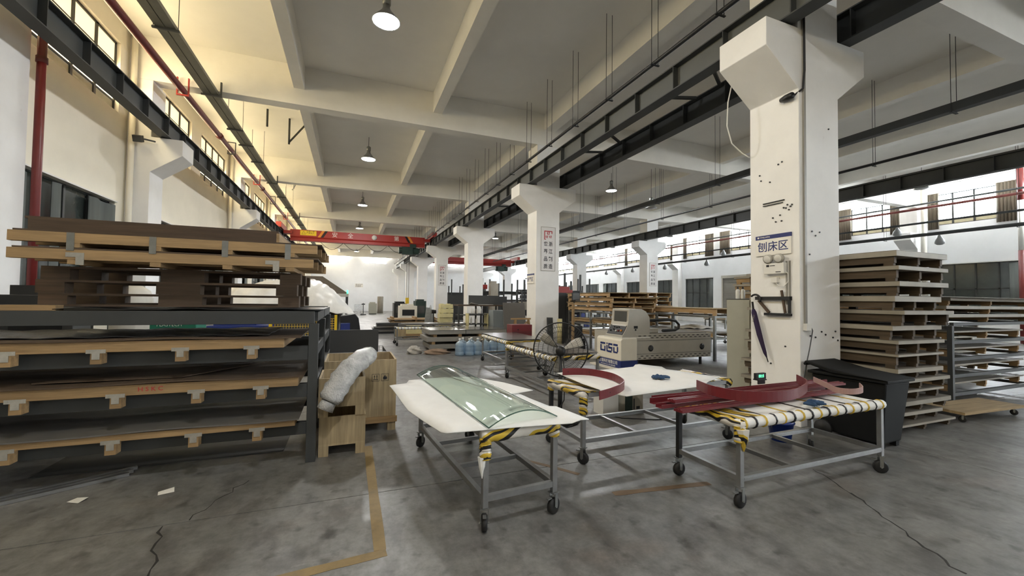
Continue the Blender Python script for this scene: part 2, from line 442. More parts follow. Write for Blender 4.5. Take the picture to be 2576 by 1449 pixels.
for k, (a, c) in enumerate(openR):
    WR[k] = upper_window(XR+.1, a, c, -1, [(UO, UM, mFROST), (UM, 6.62, mGLOWR), (6.62, UT, mGLOWR)])
    if (a, c) not in lowskipR: lower_window(XR+.12, a, c, -1, [(0, .14)] if k % 2 else [(.8, 1)])
for a, c in backw:
    wn[0] += 1
    w = bpy.data.objects.new('window_%d' % wn[0], None); COL.objects.link(w); w.location = ((a+c)/2, Y1+.1, 0); struct(w)
    h = (c-a)/2; f = MB()
    for z in (5.77, 6.73): f.box(-h, -.03, z-.02, h, .03, z+.02)
    for i in range(5): xx = -h+2*h*i/4; f.box(max(-h, xx-.03), -.03, 5.75, min(h, xx+.03), .03, 6.75)
    f.build('window_frame', mFRAME, w)
    for i in range(4): MB().box(-h+2*h*i/4+.03, -.005, 5.79, -h+2*h*(i+1)/4-.03, .005, 6.71).build('pane', mGLOWB, w)
# gathered curtains at the clerestory of the right wall
for i, (a, c) in enumerate(openR):
    if not (7 < a < 34): continue
    for y0, y1 in (((c-.8, c+.15), (a-.1, a+.3)) if i % 2 == 0 else ((a-.15, a+.7), (c-.3, c+.1))):
        b = MB(); nu = 26
        vs = [(XR-.12-.04*math.sin(j*1.9), y0+(y1-y0)*j/nu, z) for j in range(nu+1) for z in (5.25, 7.0)]
        b.add(vs, [(2*j, 2*j+2, 2*j+3, 2*j+1) for j in range(nu)])
        o = b.build('curtain', mCURTB, WR[i], loc=(-XR-.1, -(a+c)/2, 0), smooth=True); o.modifiers.new('t', 'SOLIDIFY').thickness = .015
# roller door on the right wall
d = bpy.data.objects.new('door_1', None); COL.objects.link(d); d.location = (XR, (door_r[0]+door_r[1])/2, 0); struct(d)
b = MB()
for i in range(30): b.box(-.035-.012*(i % 2), -1.25, .02+i*.113, -.01, 1.25, .02+(i+1)*.113-.01)
b.build('shutter_slats', mPANEL, d, kind='stuff')
MB().box(-.09, -1.36, 0, -.005, -1.25, 3.5).box(-.09, 1.25, 0, -.005, 1.36, 3.5).box(-.14, -1.36, 3.42, -.005, 1.36, 3.62).build('door_frame', mGREYM, d)

# ---- ceiling, beams
ce = struct(MB().box(XL-.25, Y0-.25, ZC, XR+.25, Y1+.25, ZC+.18).build('ceiling', mCEIL), 'painted concrete roof slab')
for y in CY: MB().box(XL, y, 6.43, XR, y+.35, ZC-.001).build('roof_beam', mBEAMC, ce)
for x0, w, z in ((-1.452, .242, 6.84), (2.06, .25, 6.84), (9.2, .25, 6.84), (12.9, .25, 6.84), (20.0, .25, 6.84), (23.4, .25, 6.84), (5.55, .36, 6.9), (16.43, .36, 6.9)):
    for i in range(len(CY)):
        ya = CY[i]+.351; yb = CY[i+1]-.001 if i+1 < len(CY) else Y1
        MB().box(x0, ya, z, x0+w, yb, ZC-.001).build('roof_beam', mBEAMC, ce)
    MB().box(x0, Y0, z, x0+w, CY[0]-.001, ZC-.001).build('roof_beam', mBEAMC, ce)

# ---- columns with corbels
ZT, ZB, ZS, OV = 5.141, 4.781, 4.345, .588
def column(x0, x1, y, left, right, group, label):
    p = [(x0, 0)]
    p += [(x0, ZS), (x0-OV, ZB), (x0-OV, ZT), (x0, ZT)] if left else []
    p += [(x0, 6.429), (x1, 6.429)]
    p += [(x1, ZT), (x1+OV, ZT), (x1+OV, ZB), (x1, ZS)] if right else []
    p += [(x1, 0)]
    o = MB().prism(p, 'y', y, y+CD).build('column', mCOL, bevel=.008)
    MB().box(x0+.06, y+.36, 6.43, x1-.06, y+CD-.02, 6.899).build('column_head', mCOL, o)
    struct(o); o['label'] = label; o['group'] = group
    return o
for y in CY:
    column(5.317, 6.114, y, True, True, 'columns between the first and second bay', 'white square concrete column with two sloping corbels carrying crane beams')
    column(16.2, 17.0, y, True, True, 'columns between the second and third bay', 'white concrete column with two corbels in the far row')
    column(XL+.001, -4.27, y, False, True, 'columns on the left wall', 'white wall column with one corbel carrying the crane beam')
    column(26.13, XR-.001, y, True, False, 'columns on the right wall', 'white wall column with one corbel below the clerestory')
# ================================================================== OVERHEAD STEEL
BT, BB = 5.60, 5.16
def runway(x, label, hw=.11, m=mSTEEL, mw=mSTEELW, ymax=51.4):
    t = thing('crane_runway_beam', label, 'crane beam', (x, 0, BB))
    MB().box(-hw, -28.5, 0, hw, ymax, .018).build('bottom_flange', m, t)
    MB().box(-.006, -28.5, .018, .006, ymax, .402).build('web_plate', mw, t)
    MB().box(-hw, -28.5, .402, hw, ymax, .42).build('top_flange', m, t)
    MB().box(-.03, -28.5, .42, .03, ymax, .47).build('crane_rail', mDARKST, t)
    key = 'stiff%s' % m.name
    if key not in CACHE: CACHE[key] = MB().box(-hw*.97, -.007, .018, -.006, .007, .4).box(.006, -.007, .018, hw*.97, .007, .4).mesh('stiffener', m)
    y = -9.6
    while y < 44:
        inst('stiffener', CACHE[key], t, (0, y, 0)); y += 1.0
    for yc in CY[3:9]:
        MB().box(-hw, yc+.15, -.02, hw, yc+.55, -.001).build('bearing_plate', mDARKST, t)
    return t
runway(-4.02, 'dark crane runway beam along the cream window wall', mw=mSTEEL)
runway(5.12, 'grey crane runway beam on the near-bay side of the middle columns')
runway(6.31, 'dark crane runway beam on the far-bay side of the middle columns', mw=mSTEEL)
runway(16.0, 'dark crane runway beam carried by the far column row', mw=mSTEEL)
# bracing between the twin beams
for y in (4.9, 6.4, 7.9, 9.6, 13.0, 14.6, 16.6, 21, 23):
    o = MB().bar((5.24, y, BT-.05), (6.19, y+(.6 if int(y*10) % 2 else -.35), BT-.05), .05, .05).build('beam_brace', mSTEEL)
    tag(o, 'dark angle brace tying the twin crane beams together', 'brace', 'braces between the twin crane beams')
# busbar pipe with rods along the middle columns
t = thing('busbar_conduit', 'long dark conduit hung on paired rods above the middle crane beam', 'conduit', (4.8, 0, 5.69))
MB().cyl((0,-28,0), (0,51,0), .035, 8).build('pipe', mDARKST, t, smooth=True)
rod = MB().cyl((-.07,0,-.03), (-.07,0,1.739), .006, 5).cyl((.07,0,-.03), (.07,0,1.739), .006, 5).box(-.09,-.015,-.05,.09,.015,-.032).mesh('hanger_rods', mDARKST)
y = .2
while y < 44: inst('hanger', rod, t, (0, y, 0)); y += 1.35
# trunking and pipes in the second bay
def hung_pipe(name, label, x, z, r, m, y0=-28, y1=51, step=2.6, box=None, ztop=ZC, mr=mDARKST):
    t = thing(name, label, 'pipe' if not box else 'trunking', (x, 0, z))
    if box: MB().box(-box[0]/2, y0, -box[1]/2, box[0]/2, y1, box[1]/2).build('body', m, t)
    else: MB().cyl((0,y0,0), (0,y1,0), r, 10).build('pipe_run', m, t, smooth=True)
    if step:
        top = ztop - z - .001; bw = (box[0]/2 if box else r)+.02
        rd = MB().cyl((-bw,0,-bw), (-bw,0,top), .006, 5).cyl((bw,0,-bw), (bw,0,top), .006, 5).box(-bw-.01,-.02,-bw-.01,bw+.01,.02,-bw+.005).mesh('hanger', mr)
        y = max(y0, -5)+1.0
        while y < min(y1, 46): inst('hanger', rd, t, (0, y, 0)); y += step
    return t
hung_pipe('lighting_trunking', 'dark square trunking hung on rods across the second bay', 10.6, 5.33, 0, mSTEEL, box=(.16,.16), step=2.7, y1=37)
hung_pipe('thin_conduit', 'thin dark conduit hung beside the square trunking', 12.6, 5.22, .035, mDARKST, step=2.6, y1=37)
hung_pipe('grey_pipe', 'thick grey pipe hung low in front of the high white-wall windows', 22.0, 4.47, .07, mSTEEL, step=3.9, y0=2)
hung_pipe('grey_pipe', 'thinner grey pipe hung above the thick low pipe', 22.7, 5.08, .045, mSTEEL, step=0, y0=2)
hung_pipe('red_pipe', 'faded red pipe running below the white-wall clerestory', 25.4, 6.2, .06, mREDD, step=0, y0=2)
hung_pipe('grey_pipe', 'grey pipe running above the faded red pipe', 25.2, 6.37, .045, mSTEEL, step=0, y0=2)
# left bay: tray, red pipes
t = thing('cable_tray', 'grey galvanised cable tray hung from the cream ceiling beams', 'cable tray', (-3.155, 0, 6.3))
for s in (-1, 1):
    MB().box(-.155 if s < 0 else .008, -28, 0, -.008 if s < 0 else .155, 46, .07).build('tray_channel', mGALVT, t)
k = MB().box(-.2,-.02,-.035,.2,.02,-.001).mesh('tray_bracket', mSTEEL)
k2 = MB().box(-.2,-.02,-.035,.2,.02,-.001).box(.175,-.018,-.035,.21,.018,.32).mesh('tray_bracket', mSTEEL)
for y in [2.9, 5.6, 8.9]+[11.45, 13.6, 14.9, 16.6, 19.45, 22, 24.5, 27.45, 30, 32.5, 35.4, 38, 43.4]:
    inst('tray_bracket', k2 if y in (11.45, 19.45, 27.45, 35.4, 43.4) else k, t, (0, y, 0))
rodm = MB().cyl((0,0,-.02), (0,0,1.129), .006, 5).mesh('hanger_rod', mDARKST)
for y in (2.9, 5.6, 8.9, 13.6, 16.6, 22, 24.5, 30, 32.5, 38):
    for s in (-.18, .18): inst('hanger_rod', rodm, t, (s, y, 0))
t = thing('sprinkler_pipe', 'thick red sprinkler pipe running beside the cable tray', 'pipe', (-3.7, 0, 6.28))
MB().cyl((0,-28,0), (0,48,0), .075, 14).build('pipe_run', mRED, t, smooth=True)
fl_ = MB().cyl((0,-.05,0), (0,.05,0), .095, 14).mesh('coupling', mREDD)
for y in (2.1, 6.9, 14.3, 20.6, 26.9, 33.2): inst('coupling', fl_, t, (0, y, 0))
br = MB().box(-.11,-.02,-.12,.11,.02,-.085).box(-.12,-.02,-.12,-.095,.02,.3).box(.095,-.02,-.12,.12,.02,.3).mesh('pipe_bracket', mCRANE)
for y in (3.45, 11.45, 19.45, 27.45, 35.45): inst('pipe_bracket', br, t, (0, y, 0))
brk = MB().box(-.1,-.018,-.12,.1,.018,-.09).box(-.115,-.018,-.12,-.095,.018,.28).box(.095,-.018,-.12,.115,.018,.28).box(-.115,-.018,.26,.115,.018,.28).mesh('pipe_bracket', mDARKST)
for y in (7.4, 15.6, 23.2): inst('pipe_bracket', brk, t, (0, y, 0))
o = MB().tube([(-4.21,-28,5.72), (-4.21,8,5.72), (-4.21,30,5.72), (-4.21,48,5.72)], .03, 8).build('conductor_bar', mRED, smooth=True)
tag(o, 'thin red conductor bar along the top of the window-wall crane beam', 'pipe')
# short struts on the ceiling
for x, y, dx, dz in ((-2.55, 14.6, 0, .55), (-2.0, 15.1, 0, .85), (-1.55, 15.4, -.5, .7), (-2.6, 21.5, 0, .8), (-2.3, 21.8, -.4, .8), (-2.5, 29, .3, .8)):
    o = MB().cyl((x, y, ZC-.001), (x+dx, y, ZC-dz), .03, 8).build('ceiling_strut', mSTEEL if y < 20 else mWHITEP, smooth=True)
    tag(o, 'short %s pipe strut fixed to the roof slab beside the cable tray' % ('dark' if y < 20 else 'white'), 'strut', '%s struts under the roof slab' % ('dark' if y < 20 else 'white'))
# vertical red pipe and pilaster on the left wall
struct(MB().box(XL, 7.42, 0, -4.46, 8.12, 6.43).build('trim_1', mCOL), 'shallow white wall pilaster beside the red riser')
t = thing('red_riser_pipe', 'tall vertical red riser pipe beside the dark curtained window', 'pipe', (-4.36, 8.17, 0))
MB().cyl((0,0,0), (0,0,6.3), .053, 14).build('pipe_run', mRED, t, smooth=True)
for z in (1.4, 5.0): MB().cyl((0,0,z), (0,0,z+.09), .066, 14).build('coupling', mREDD, t, smooth=True)
t = thing('red_riser_pipe', 'red riser pipe with a white painted middle by the white side wall', 'pipe', (25.9, 8.05, 0))
MB().cyl((0,0,0), (0,0,3.9), .1, 12).build('pipe_run', mRED, t, smooth=True)
MB().cyl((0,0,3.9), (0,0,6.0), .095, 12).build('painted_section', mWHITEP, t, smooth=True)
MB().cyl((0,0,6.0), (0,0,7.4), .1, 12).build('upper_run', mRED, t, smooth=True)
o = MB().cyl((25.98,11.2,0), (25.98,11.2,7.4), .11, 12).build('drain_pipe', mGREYM, smooth=True); tag(o, 'grey vertical drain pipe against the white side wall column', 'pipe')
for y in CY[5:9]:
    o = MB().cyl((-4.58, y-.09, 0), (-4.58, y-.09, 7.4), .055, 12).cyl((-4.58, y-.09, 2.95), (-4.58, y-.09, 3.03), .064, 12).cyl((-4.58, y-.09, 5.6), (-4.58, y-.09, 5.7), .064, 12).build('drain_pipe', mWALLW, smooth=True)
    tag(o, 'cream vertical drain pipe standing in front of a left wall column', 'pipe', 'drain pipes on the cream wall')
# loudspeaker / floodlight on the first wall column
t = thing('floodlight', 'small dark floodlight clamped high on the cream wall column', 'lamp', (-4.42, 11.3, 5.0))
MB().cb((0,0,0), (.16,.12,.14), Matrix.Rotation(.4, 3, 'X')).build('housing', mSTEEL, t); MB().bar((.08,.06,.02), (.25,.16,.02), .03, .03).build('bracket', mDARKST, t)

# ---- high-bay lamps
def lamp_mesh():
    sh = MB().lathe([(.06,.30),(.07,.22),(.11,.16),(.2,.06),(.25,0),(.252,-.012),(.245,-.012),(.19,.05),(.1,.14)], n=24)
    return sh.mesh('reflector', mALU, True)
LS = lamp_mesh()
LDISC = MB().lathe([(.0,.028),(.18,.028),(.235,.005),(.235,-.004),(.18,-.012),(.0,-.016)], n=24).mesh('diffuser', mLAMP, True)
LOFF = MB().lathe([(.0,.028),(.18,.028),(.235,.005),(.235,-.004),(.18,-.03),(.0,-.045)], n=24).mesh('diffuser', mLAMPOFF, True)
LBAL = MB().lathe([(.05,.3),(.075,.31),(.075,.44),(.03,.47),(.01,.48)], n=14).mesh('ballast', mGALV, True)
def high_bay(x, y, z, on, watt, label, group, ztop=ZC):
    t = thing('high_bay_lamp', label, 'lamp', (x, y, z), group=group)
    inst('reflector', LS, t); inst('diffuser', LDISC if on else LOFF, t); inst('ballast', LBAL, t)
    MB().cyl((0,0,.46), (0,0,ztop-z-.001), .008, 6).build('suspension_rod', mDARKST, t)
    if on:
        L = bpy.data.lights.new('high_bay_light', 'SPOT'); L.energy = watt; L.spot_size = math.radians(178); L.spot_blend = .3; L.shadow_soft_size = .22; L.color = (.96, .98, 1)
        o = bpy.data.objects.new('high_bay_light', L); COL.objects.link(o); o.location = (0, 0, -.05); o.parent = t
    return t
for i, y in enumerate((-8.3, -.3, 7.7, 15.7, 23.7, 31.7, 39.7, 47.7)):  # the pair behind the camera and the last one are added fill light
    high_bay(.49, y, 6.62, True, LAMP_W, 'lit round high-bay lamp hanging over the near bay', 'lit lamps of the near bay')
for i, y in enumerate((15.7, 31.9)):
    high_bay(11.0, y, 6.62, True, BAY_W, 'lit round high-bay lamp hanging over the second bay', 'lit lamps of the second bay')
for y in (14.5, 20.6): high_bay(12.25, y, 5.7, False, 0, 'unlit high-bay lamp hung low near the far column row', 'unlit lamps of the second bay')
for y in (9.7, 17.0, 24.4, 31.7, 39.0): high_bay(22.4, y, 6.5, False, 0, 'unlit high-bay lamp hanging in the third bay', 'unlit lamps of the third bay')
SL = MB().lathe([(.02,.3),(.05,.28),(.07,.2),(.14,.1),(.16,.02),(.15,-.05),(.08,-.1),(.0,-.11)], n=14).mesh('small_lamp', mLAMPOFF, True)
for y in (9.0, 13.0, 16.8, 20.6, 24.5, 28.3, 32.1, 36):
    o = inst('pipe_lamp', SL, None, (22.0, y, 4.1)); tag(o, 'small unlit pendant lamp hung under the thick low pipe', 'lamp', 'small lamps under the low pipe')
for y in (10.7, 19.9, 26.5):
    o = inst('pipe_lamp', SL, None, (22.7, y, 4.73)); tag(o, 'small unlit pendant lamp hung under the thinner grey pipe', 'lamp', 'small lamps under the thinner pipe')

# ---- overhead cranes
def crane(x0, x1, y, zt, label, txt=True):
    t = thing('overhead_crane', label, 'crane', (0, y, zt))
    g = MB().prism([(-.2,0),(.2,0),(.2,-.42),(.14,-.5),(.14,-.62),(-.14,-.62),(-.14,-.5),(-.2,-.42)], 'x', x0+.5, x1-.5).build('girder', mCRANE, t)
    MB().box(x0+.5, -.24, -.68, x1-.5, .24, -.62).build('bottom_flange', mCRANE, g)
    for x in (x0, x1):
        e = MB().box(x-.14, -1.1, -.05, x+.14, 1.1, .26).build('end_truck', mCRANE, t)
        MB().box(min(x+(.15 if x == x0 else -.15), x+(.62 if x == x0 else -.62)), -.3, -.28, max(x+(.15 if x == x0 else -.15), x+(.62 if x == x0 else -.62)), .3, -.1).build('girder_seat', mCRANE, t)
        for yy in (-.8, .8): MB().cyl((x-.03, yy, -.02), (x+.03, yy, -.02), .069, 12).build('wheel', mDARKST, e, smooth=True)
    h = MB().box(x1-2.0, -.35, -1.2, x1-1.3, .2, -.72).cyl((x1-2.2,-.1,-.95), (x1-.9,-.1,-.95), .22, 12).box(x1-1.5,-.3,-.75,x1-1.1,.3,-.5).build('hoist_trolley', mDGREEN, t)
    MB().cyl((x1-1.65,-.05,-1.2), (x1-1.65,-.05,-4.1), .012, 6).cyl((x1-1.5,-.05,-1.2), (x1-1.5,-.05,-4.1), .012, 6).build('hoist_rope', mDARKST, h)
    if txt:
        MB().cb((x1-1.58,-.05,-4.3), (.22,.16,.4)).build('hook_block', mYELLOW, h)
        z = -.22
        for s, x in (('安', -1.02), ('全', -.1), ('第', 3.0-.25), ('一', 3.55)):
            text('crane_letter', s, .34, mWHITEP, g, (x, -.202, z), ROT_F)
        MB().cyl((1.35,-.26,-.22), (1.35,-.2,-.22), .16, 18).build('crane_lamp', mWHITEP, g, smooth=True)
        MB().box(x0+1.05, -.215, -.34, x0+1.95, -.203, -.04).build('warning_plate', mYPLATE, g)
        text('warning_text', '吊物下面\n严禁站人', .115, mINK, g, (x0+1.62, -.217, -.14), ROT_F)
        tri = MB().tube([(x0+1.13,-.218,-.27), (x0+1.35,-.218,-.27), (x0+1.24,-.218,-.08)], .012, 5, closed=True).build('warning_triangle', mINK, g)
        for xs_, m in ((x0+2.02, mORANGE), (x0+2.2, mBAND_K), (x1-1.6, mBAND_K), (x1-1.42, mORANGE)):
            s = 1 if xs_ < 0 else -1
            MB().prism([(xs_,-.42),(xs_+.15,-.42),(xs_+.15+.25*s,-.001),(xs_+.25*s,-.001)], 'y', -.204, -.2).build('warning_stripe', m, g)
        for i in range(4):
            xa = x0+2.2+i*1.35
            MB().tube([(xa+1.3*j/8, -.3, -.72-.42*math.sin(PI*j/8)) for j in range(9)], .014, 5).build('festoon_cable', mDARKST, t)
    return t
crane(-4.02, 5.12, 28.3, 5.72, 'red overhead crane with white lettering spanning the near bay')
crane(6.31, 16.0, 40.0, 5.72, 'red overhead crane in the second bay, behind the middle columns', False)
# ================================================================== LEFT SHEET RACK
t = thing('sheet_rack', 'long charcoal steel rack loaded with boards on timber frames', 'rack', (0, 0, 0))
for x in (-.323, -4.27):
    for y in (4.39, 5.5, 6.9): MB().box(x-.042, y-.04, 0, x+.042, y+.04, 1.31).build('post', mSTEEL, t, bevel=.004)
for z0, z1 in ((1.311, 1.43), (.97, 1.1), (.62, .744), (.27, .381)):
    for y in ((4.39, 5.5, 6.9) if z0 > 1.2 else (4.39, 5.5)): MB().box(-4.22, y-.035, z0, -.32 if z0 > 1.2 else -.366, y+.035, z1).build('cross_beam', mSTEEL, t, bevel=.003)
    for x in (-.323,):
        for ya, yb in ((4.431, 5.459), (5.541, 6.859)): MB().box(x-.03, ya, z0+.02, x+.03, yb, z1-.01).build('side_beam', mSTEEL, t)
for x in (-1.2, -2.0, -3.2): MB().box(x-.03, 4.426, .985, x+.03, 5.464, 1.05).build('shelf_bearer', mSTEEL, t)
BL = MB().box(-.035, -.03, -.085, .035, .05, 0).mesh('timber_block', mWOODX)
TB = MB().box(-.06, -.004, -.012, .06, 0, .018).box(-.024, -.004, -.06, .024, 0, -.012).cyl((-.04,-.006,.003), (-.04,-.003,.003), .006, 6).cyl((.04,-.006,.003), (.04,-.003,.003), .006, 6).mesh('bracket_plate', mSPECK)
def frame_board(z, xr, xd, label, blocks, top, tt=.085, dep=1.15, yf=4.26, word=None):
    t = thing('framed_board', label, 'board', (0, yf, z))
    MB().box(-4.15, 0, 0, xr, .05, tt).build('front_timber', mWOODX, t, bevel=.003)
    MB().box(-4.15, dep-.05, 0, xr, dep, tt).build('rear_timber', mWOODX, t)
    for x in (xr-.05, -1.3, -2.2, -3.2): MB().box(x, .051, 0, x+.05, dep-.051, tt).build('cross_timber', mWOODY, t)
    MB().sheet(lambda u, v: (-4.2+(xd+4.2)*u, -.02+(dep+.02)*v, tt+.016+.004*math.sin(u*19)+.003*math.sin(v*7+u*11)), 40, 8, .012).build('board_deck', top, t)
    for x in blocks:
        inst('timber_block', BL, t, (x, -.03, 0)); inst('bracket_plate', TB, t, (x, -.062, .012))
    if word: text('chalk_mark', word, .05, mSEAL, t, (-1.52, -.0012, .045), ROT_F)
    return t
a = frame_board(1.101, -.56, -.42, 'topmost framed board on the charcoal rack, black film scraps on it', (-2.37, -1.85, -1.31, -.8), mPLYD)
MB().sheet(lambda u, v: (-3.9+3.2*u, .1+.9*v, .109+.01*abs(math.sin(u*31+v*9))+.01*abs(math.sin(u*13+v*5))*v), 70, 14, .006).build('torn_film', mBLKFILM, a)
a = frame_board(.745, -.435, -.385, 'middle framed board on the charcoal rack with brown ply and red marks', (-2.3, -1.72, -1.19, -.72), mPLYD, word='H S K C')
MB().sheet(lambda u, v: (-2.3+.95*u+.55*v, .1+.7*v, .118+.01*u*v), 8, 4, .006).build('loose_veneer', mPLYD, a)
frame_board(.382, -.45, -.42, 'lowest framed board on the charcoal rack, dark laminate on top', (-2.35, -1.74, -1.2, -.74), mGPANEL, tt=.055)
# ---- rubber mat and pile of pallets on the rack
o = MB().sheet(lambda u, v: (-2.2+1.95*u, 4.36+1.1*v, 1.445+.012*max(0, math.sin(u*17+v*2))), 60, 5, .006).build('rubber_mat', mBLKFILM, smooth=True)
tag(o, 'thin wavy dark mat lying on top of the charcoal rack', 'mat')
def old_pallet(z, label, x0=-2.36, x1=-.47, y0=4.5, y1=5.55, h=.11, m=mWOODD, dx=0):
    t = thing('wooden_pallet', label, 'pallet', (dx, 0, z), group=None)
    for j, y in enumerate((y0, (y0+y1)/2-.06, y1-.12)):
        if z < 1.5: MB().box(x0, y, 0, x1, y+.12, .018).build('bottom_slat', m, t)
        for x in (x0, (x0+x1)/2-.16, x1-.18): MB().box(x, y, .0181 if z < 1.5 else 0, x+(.18 if x != (x0+x1)/2-.16 else .32), y+.12, h-.0201).build('block', m, t)
        if True: MB().box(x0, y, h-.02, x1, y+.12, h).build('top_slat', m, t)
    return t
old_pallet(1.462, 'dark old pallet at the bottom of the pile on the charcoal rack')
old_pallet(1.573, 'dark old pallet second from the bottom of the rack-top pile', dx=-.02)
old_pallet(1.684, 'dark old pallet third from the bottom of the rack-top pile', dx=.01)
PLT = MB().box(-.023, -.004, -.07, .023, 0, .07).mesh('strap_plate', mGALV)
LPL = MB().box(-.055, -.004, .01, .055, 0, .045).box(.005, -.004, -.05, .055, 0, .01).mesh('bracket_plate', mSPECK)
def long_frame(z, xl, xr, tt, label, plates, pm, step):
    t = thing('long_pallet', label, 'pallet', (0, 4.2, z))
    for i in range(4):
        MB().box(xl, .3*i, .035, xr+step*i, .3*i+.05, tt).build('long_timber', mWOODX, t, bevel=.003)
    MB().box(xl+.03, 0, tt+.0005, xr+step*3-.02, .96, tt+.012).build('ply_deck', mPLYD, t)
    for i, x in enumerate((xl+.38, -1.5, -1.0, -.52)): MB().box(x-.035, .0, 0, x+.035, .95, .0345).build('cross_timber', mWOODY, t)
    for x in plates: inst('strap_plate', pm, t, (x, -.0005, .045))
    return t
long_frame(1.797, -2.39, -.33, .115, 'lower long timber frame near the top of the rack-top pile, L-shaped bracket', (-2.0, -.66), LPL, .02)
long_frame(1.927, -2.39, -.30, .115, 'upper long timber frame in the rack-top pile with steel strap plates', (-2.03, -1.52, -1.02, -.54), PLT, .02)
t = thing('wooden_pallet', 'dark ply pallet lying topmost on the rack-top pile', 'pallet', (0, 4.5, 2.056))
MB().box(-2.46, 0, .12, -.66, 1.1, .138).build('ply_deck', mPLYD, t)
for y in (0, .5, 1.02): MB().box(-2.44, y, .02, -.68, y+.08, .1199).build('long_timber', mWOODD, t)
for x in (-2.42, -1.6, -.78): MB().box(x, 0, 0, x+.1, 1.1, .0199).build('bottom_slat', mWOODD, t)
MB().box(-.679, .0, .02, -.655, 1.1, .119).build('end_timber', mWOODY, t)
# things lying along the rack top
o = MB().box(-2.52, 4.36, 1.432, -2.18, 4.46, 1.475).build('timber_offcut', mWOODX); tag(o, 'short timber offcut on the rack top beside the pallet pile', 'timber')
for x, y, rz in ((-1.33, 4.075, .3), (-1.89, 4.13, -.5)):
    o = MB().sheet(lambda u, v: (-.05+.1*u, -.035+.07*v, .003+.012*v*u), 4, 4, .001).build('paper_scrap', mPAPER, loc=(x, y, 0), rz=rz)
    tag(o, 'small white paper scrap lying on the concrete in front of the rack', 'paper', 'paper scraps on the floor')

for i in range(3):
    o = MB().bar((-2.75, 4.02+.075*i, .015), (-1.75, 4.55+.075*i, .015), .03, .026).build('aluminium_bar', mALU); tag(o, 'long aluminium bar lying on the floor under the charcoal rack', 'bar', 'aluminium bars under the rack')
# ================================================================== CRATES BESIDE THE RACK
def crate(x0, x1, y0, y1, z0, feet, zt, label, m=mCRATE, th=.02, group=None):
    t = thing('wooden_crate', label, 'crate', ((x0+x1)/2, y0, z0))
    w = (x1-x0)/2; d = y1-y0; zb = feet
    for sx in (-w, w-.09):
        for yy in (0, d-.09): MB().box(sx, yy, 0, sx+.09, yy+.09, zb-.0001).build('foot', m, t)
    MB().box(-w, 0, zb, w, d, zb+.02).build('floor_panel', m, t)
    H_ = zt-z0
    MB().box(-w, 0, zb+.0201, w, th, H_).build('front_panel', m, t); MB().box(-w, d-th, zb+.0201, w, d, H_).build('rear_panel', m, t)
    MB().box(-w, th+.0001, zb+.0201, -w+th, d-th-.0001, H_).build('side_panel', m, t); MB().box(w-th, th+.0001, zb+.0201, w, d-th-.0001, H_).build('side_panel', m, t)
    return t
crate(-.262, .168, 4.45, 5.0, 0, .1, .385, 'open plywood crate on block feet standing on the floor by the rack')
crate(-.272, .158, 4.44, 5.0, .386, .095, .765, 'open plywood crate stacked on the crate beside the rack')
c = crate(-.26, .53, 5.1, 5.85, 0, .1, .835, 'large plywood crate printed with arrow and flame marks')
MB().box(-.4, -.02, .1, .41, -.001, .17).build('base_rail', mWOODX, c)
for x, s in ((.16, 0), (.265, 1)):
    p = MB().box(x-.042, -.0022, .585, x+.042, -.0005, .67).build('printed_mark', mINK, c)
    MB().box(x-.038, -.003, .589, x+.038, -.0022, .666).build('mark_ground', mCRATE, p)
    g = MB()
    if s == 0:
        g.box(x-.028, -.0045, .6, x+.028, -.0031, .607)
        for q in (-.013, .013): g.box(x+q-.003, -.0045, .612, x+q+.003, -.0031, .645); g.prism([(x+q-.009,.642),(x+q+.009,.642),(x+q,.657)], 'y', -.0045, -.0031)
    else:
        fl_p = [(0,.6),(.016,.603),(.023,.613),(.022,.628),(.012,.642),(.012,.632),(.006,.638),(.004,.657),(-.008,.645),(-.01,.634),(-.014,.638),(-.02,.628),(-.022,.613),(-.014,.603)]
        g.prism([(x+a, z) for a, z in fl_p], 'y', -.0045, -.0031)
    g.build('mark_symbol', mINK, p)
t = thing('bubble_film_roll', 'glossy clear film roll leaning out of the stacked crate', 'film roll', (0, 0, 0))
PF = [Vector(q) for q in ((-.17,4.30,.57),(-.11,4.325,.68),(-.04,4.37,.80),(.03,4.43,.875),(.12,4.58,.92),(.20,4.78,.955))]
b = MB(); pts = []; rs = []
for i in range(15):
    u = i/14*4.999; k = int(u); pts.append(PF[k].lerp(PF[k+1], u-k)+Vector((.004*math.sin(i*2.1), .0, .004*math.cos(i*1.7)))); rs.append((.092 if 0 < i < 14 else .075)*(1+.06*math.sin(i*2.7)))
b.tube(pts, rs, 22)
R3 = random.Random(5); K_ = [[R3.uniform(-.012, .012) for j in range(22)] for i in range(15)]
for i in range(15):
    for j in range(22):
        v = Vector(b.v[i*22+j]); d_ = v-pts[i]; d_.z *= 1.0; b.v[i*22+j] = tuple(pts[i]+d_*(1+K_[i][j]*4)+Vector((d_.x*.25, 0, 0)))
b.build('film_wrap', mWRAP, t, smooth=True)
MB().tube([(-.205,4.29,.50), (-.17,4.3,.57)], [.08, .07], 12).build('loose_film_end', mWRAP, t, smooth=True)
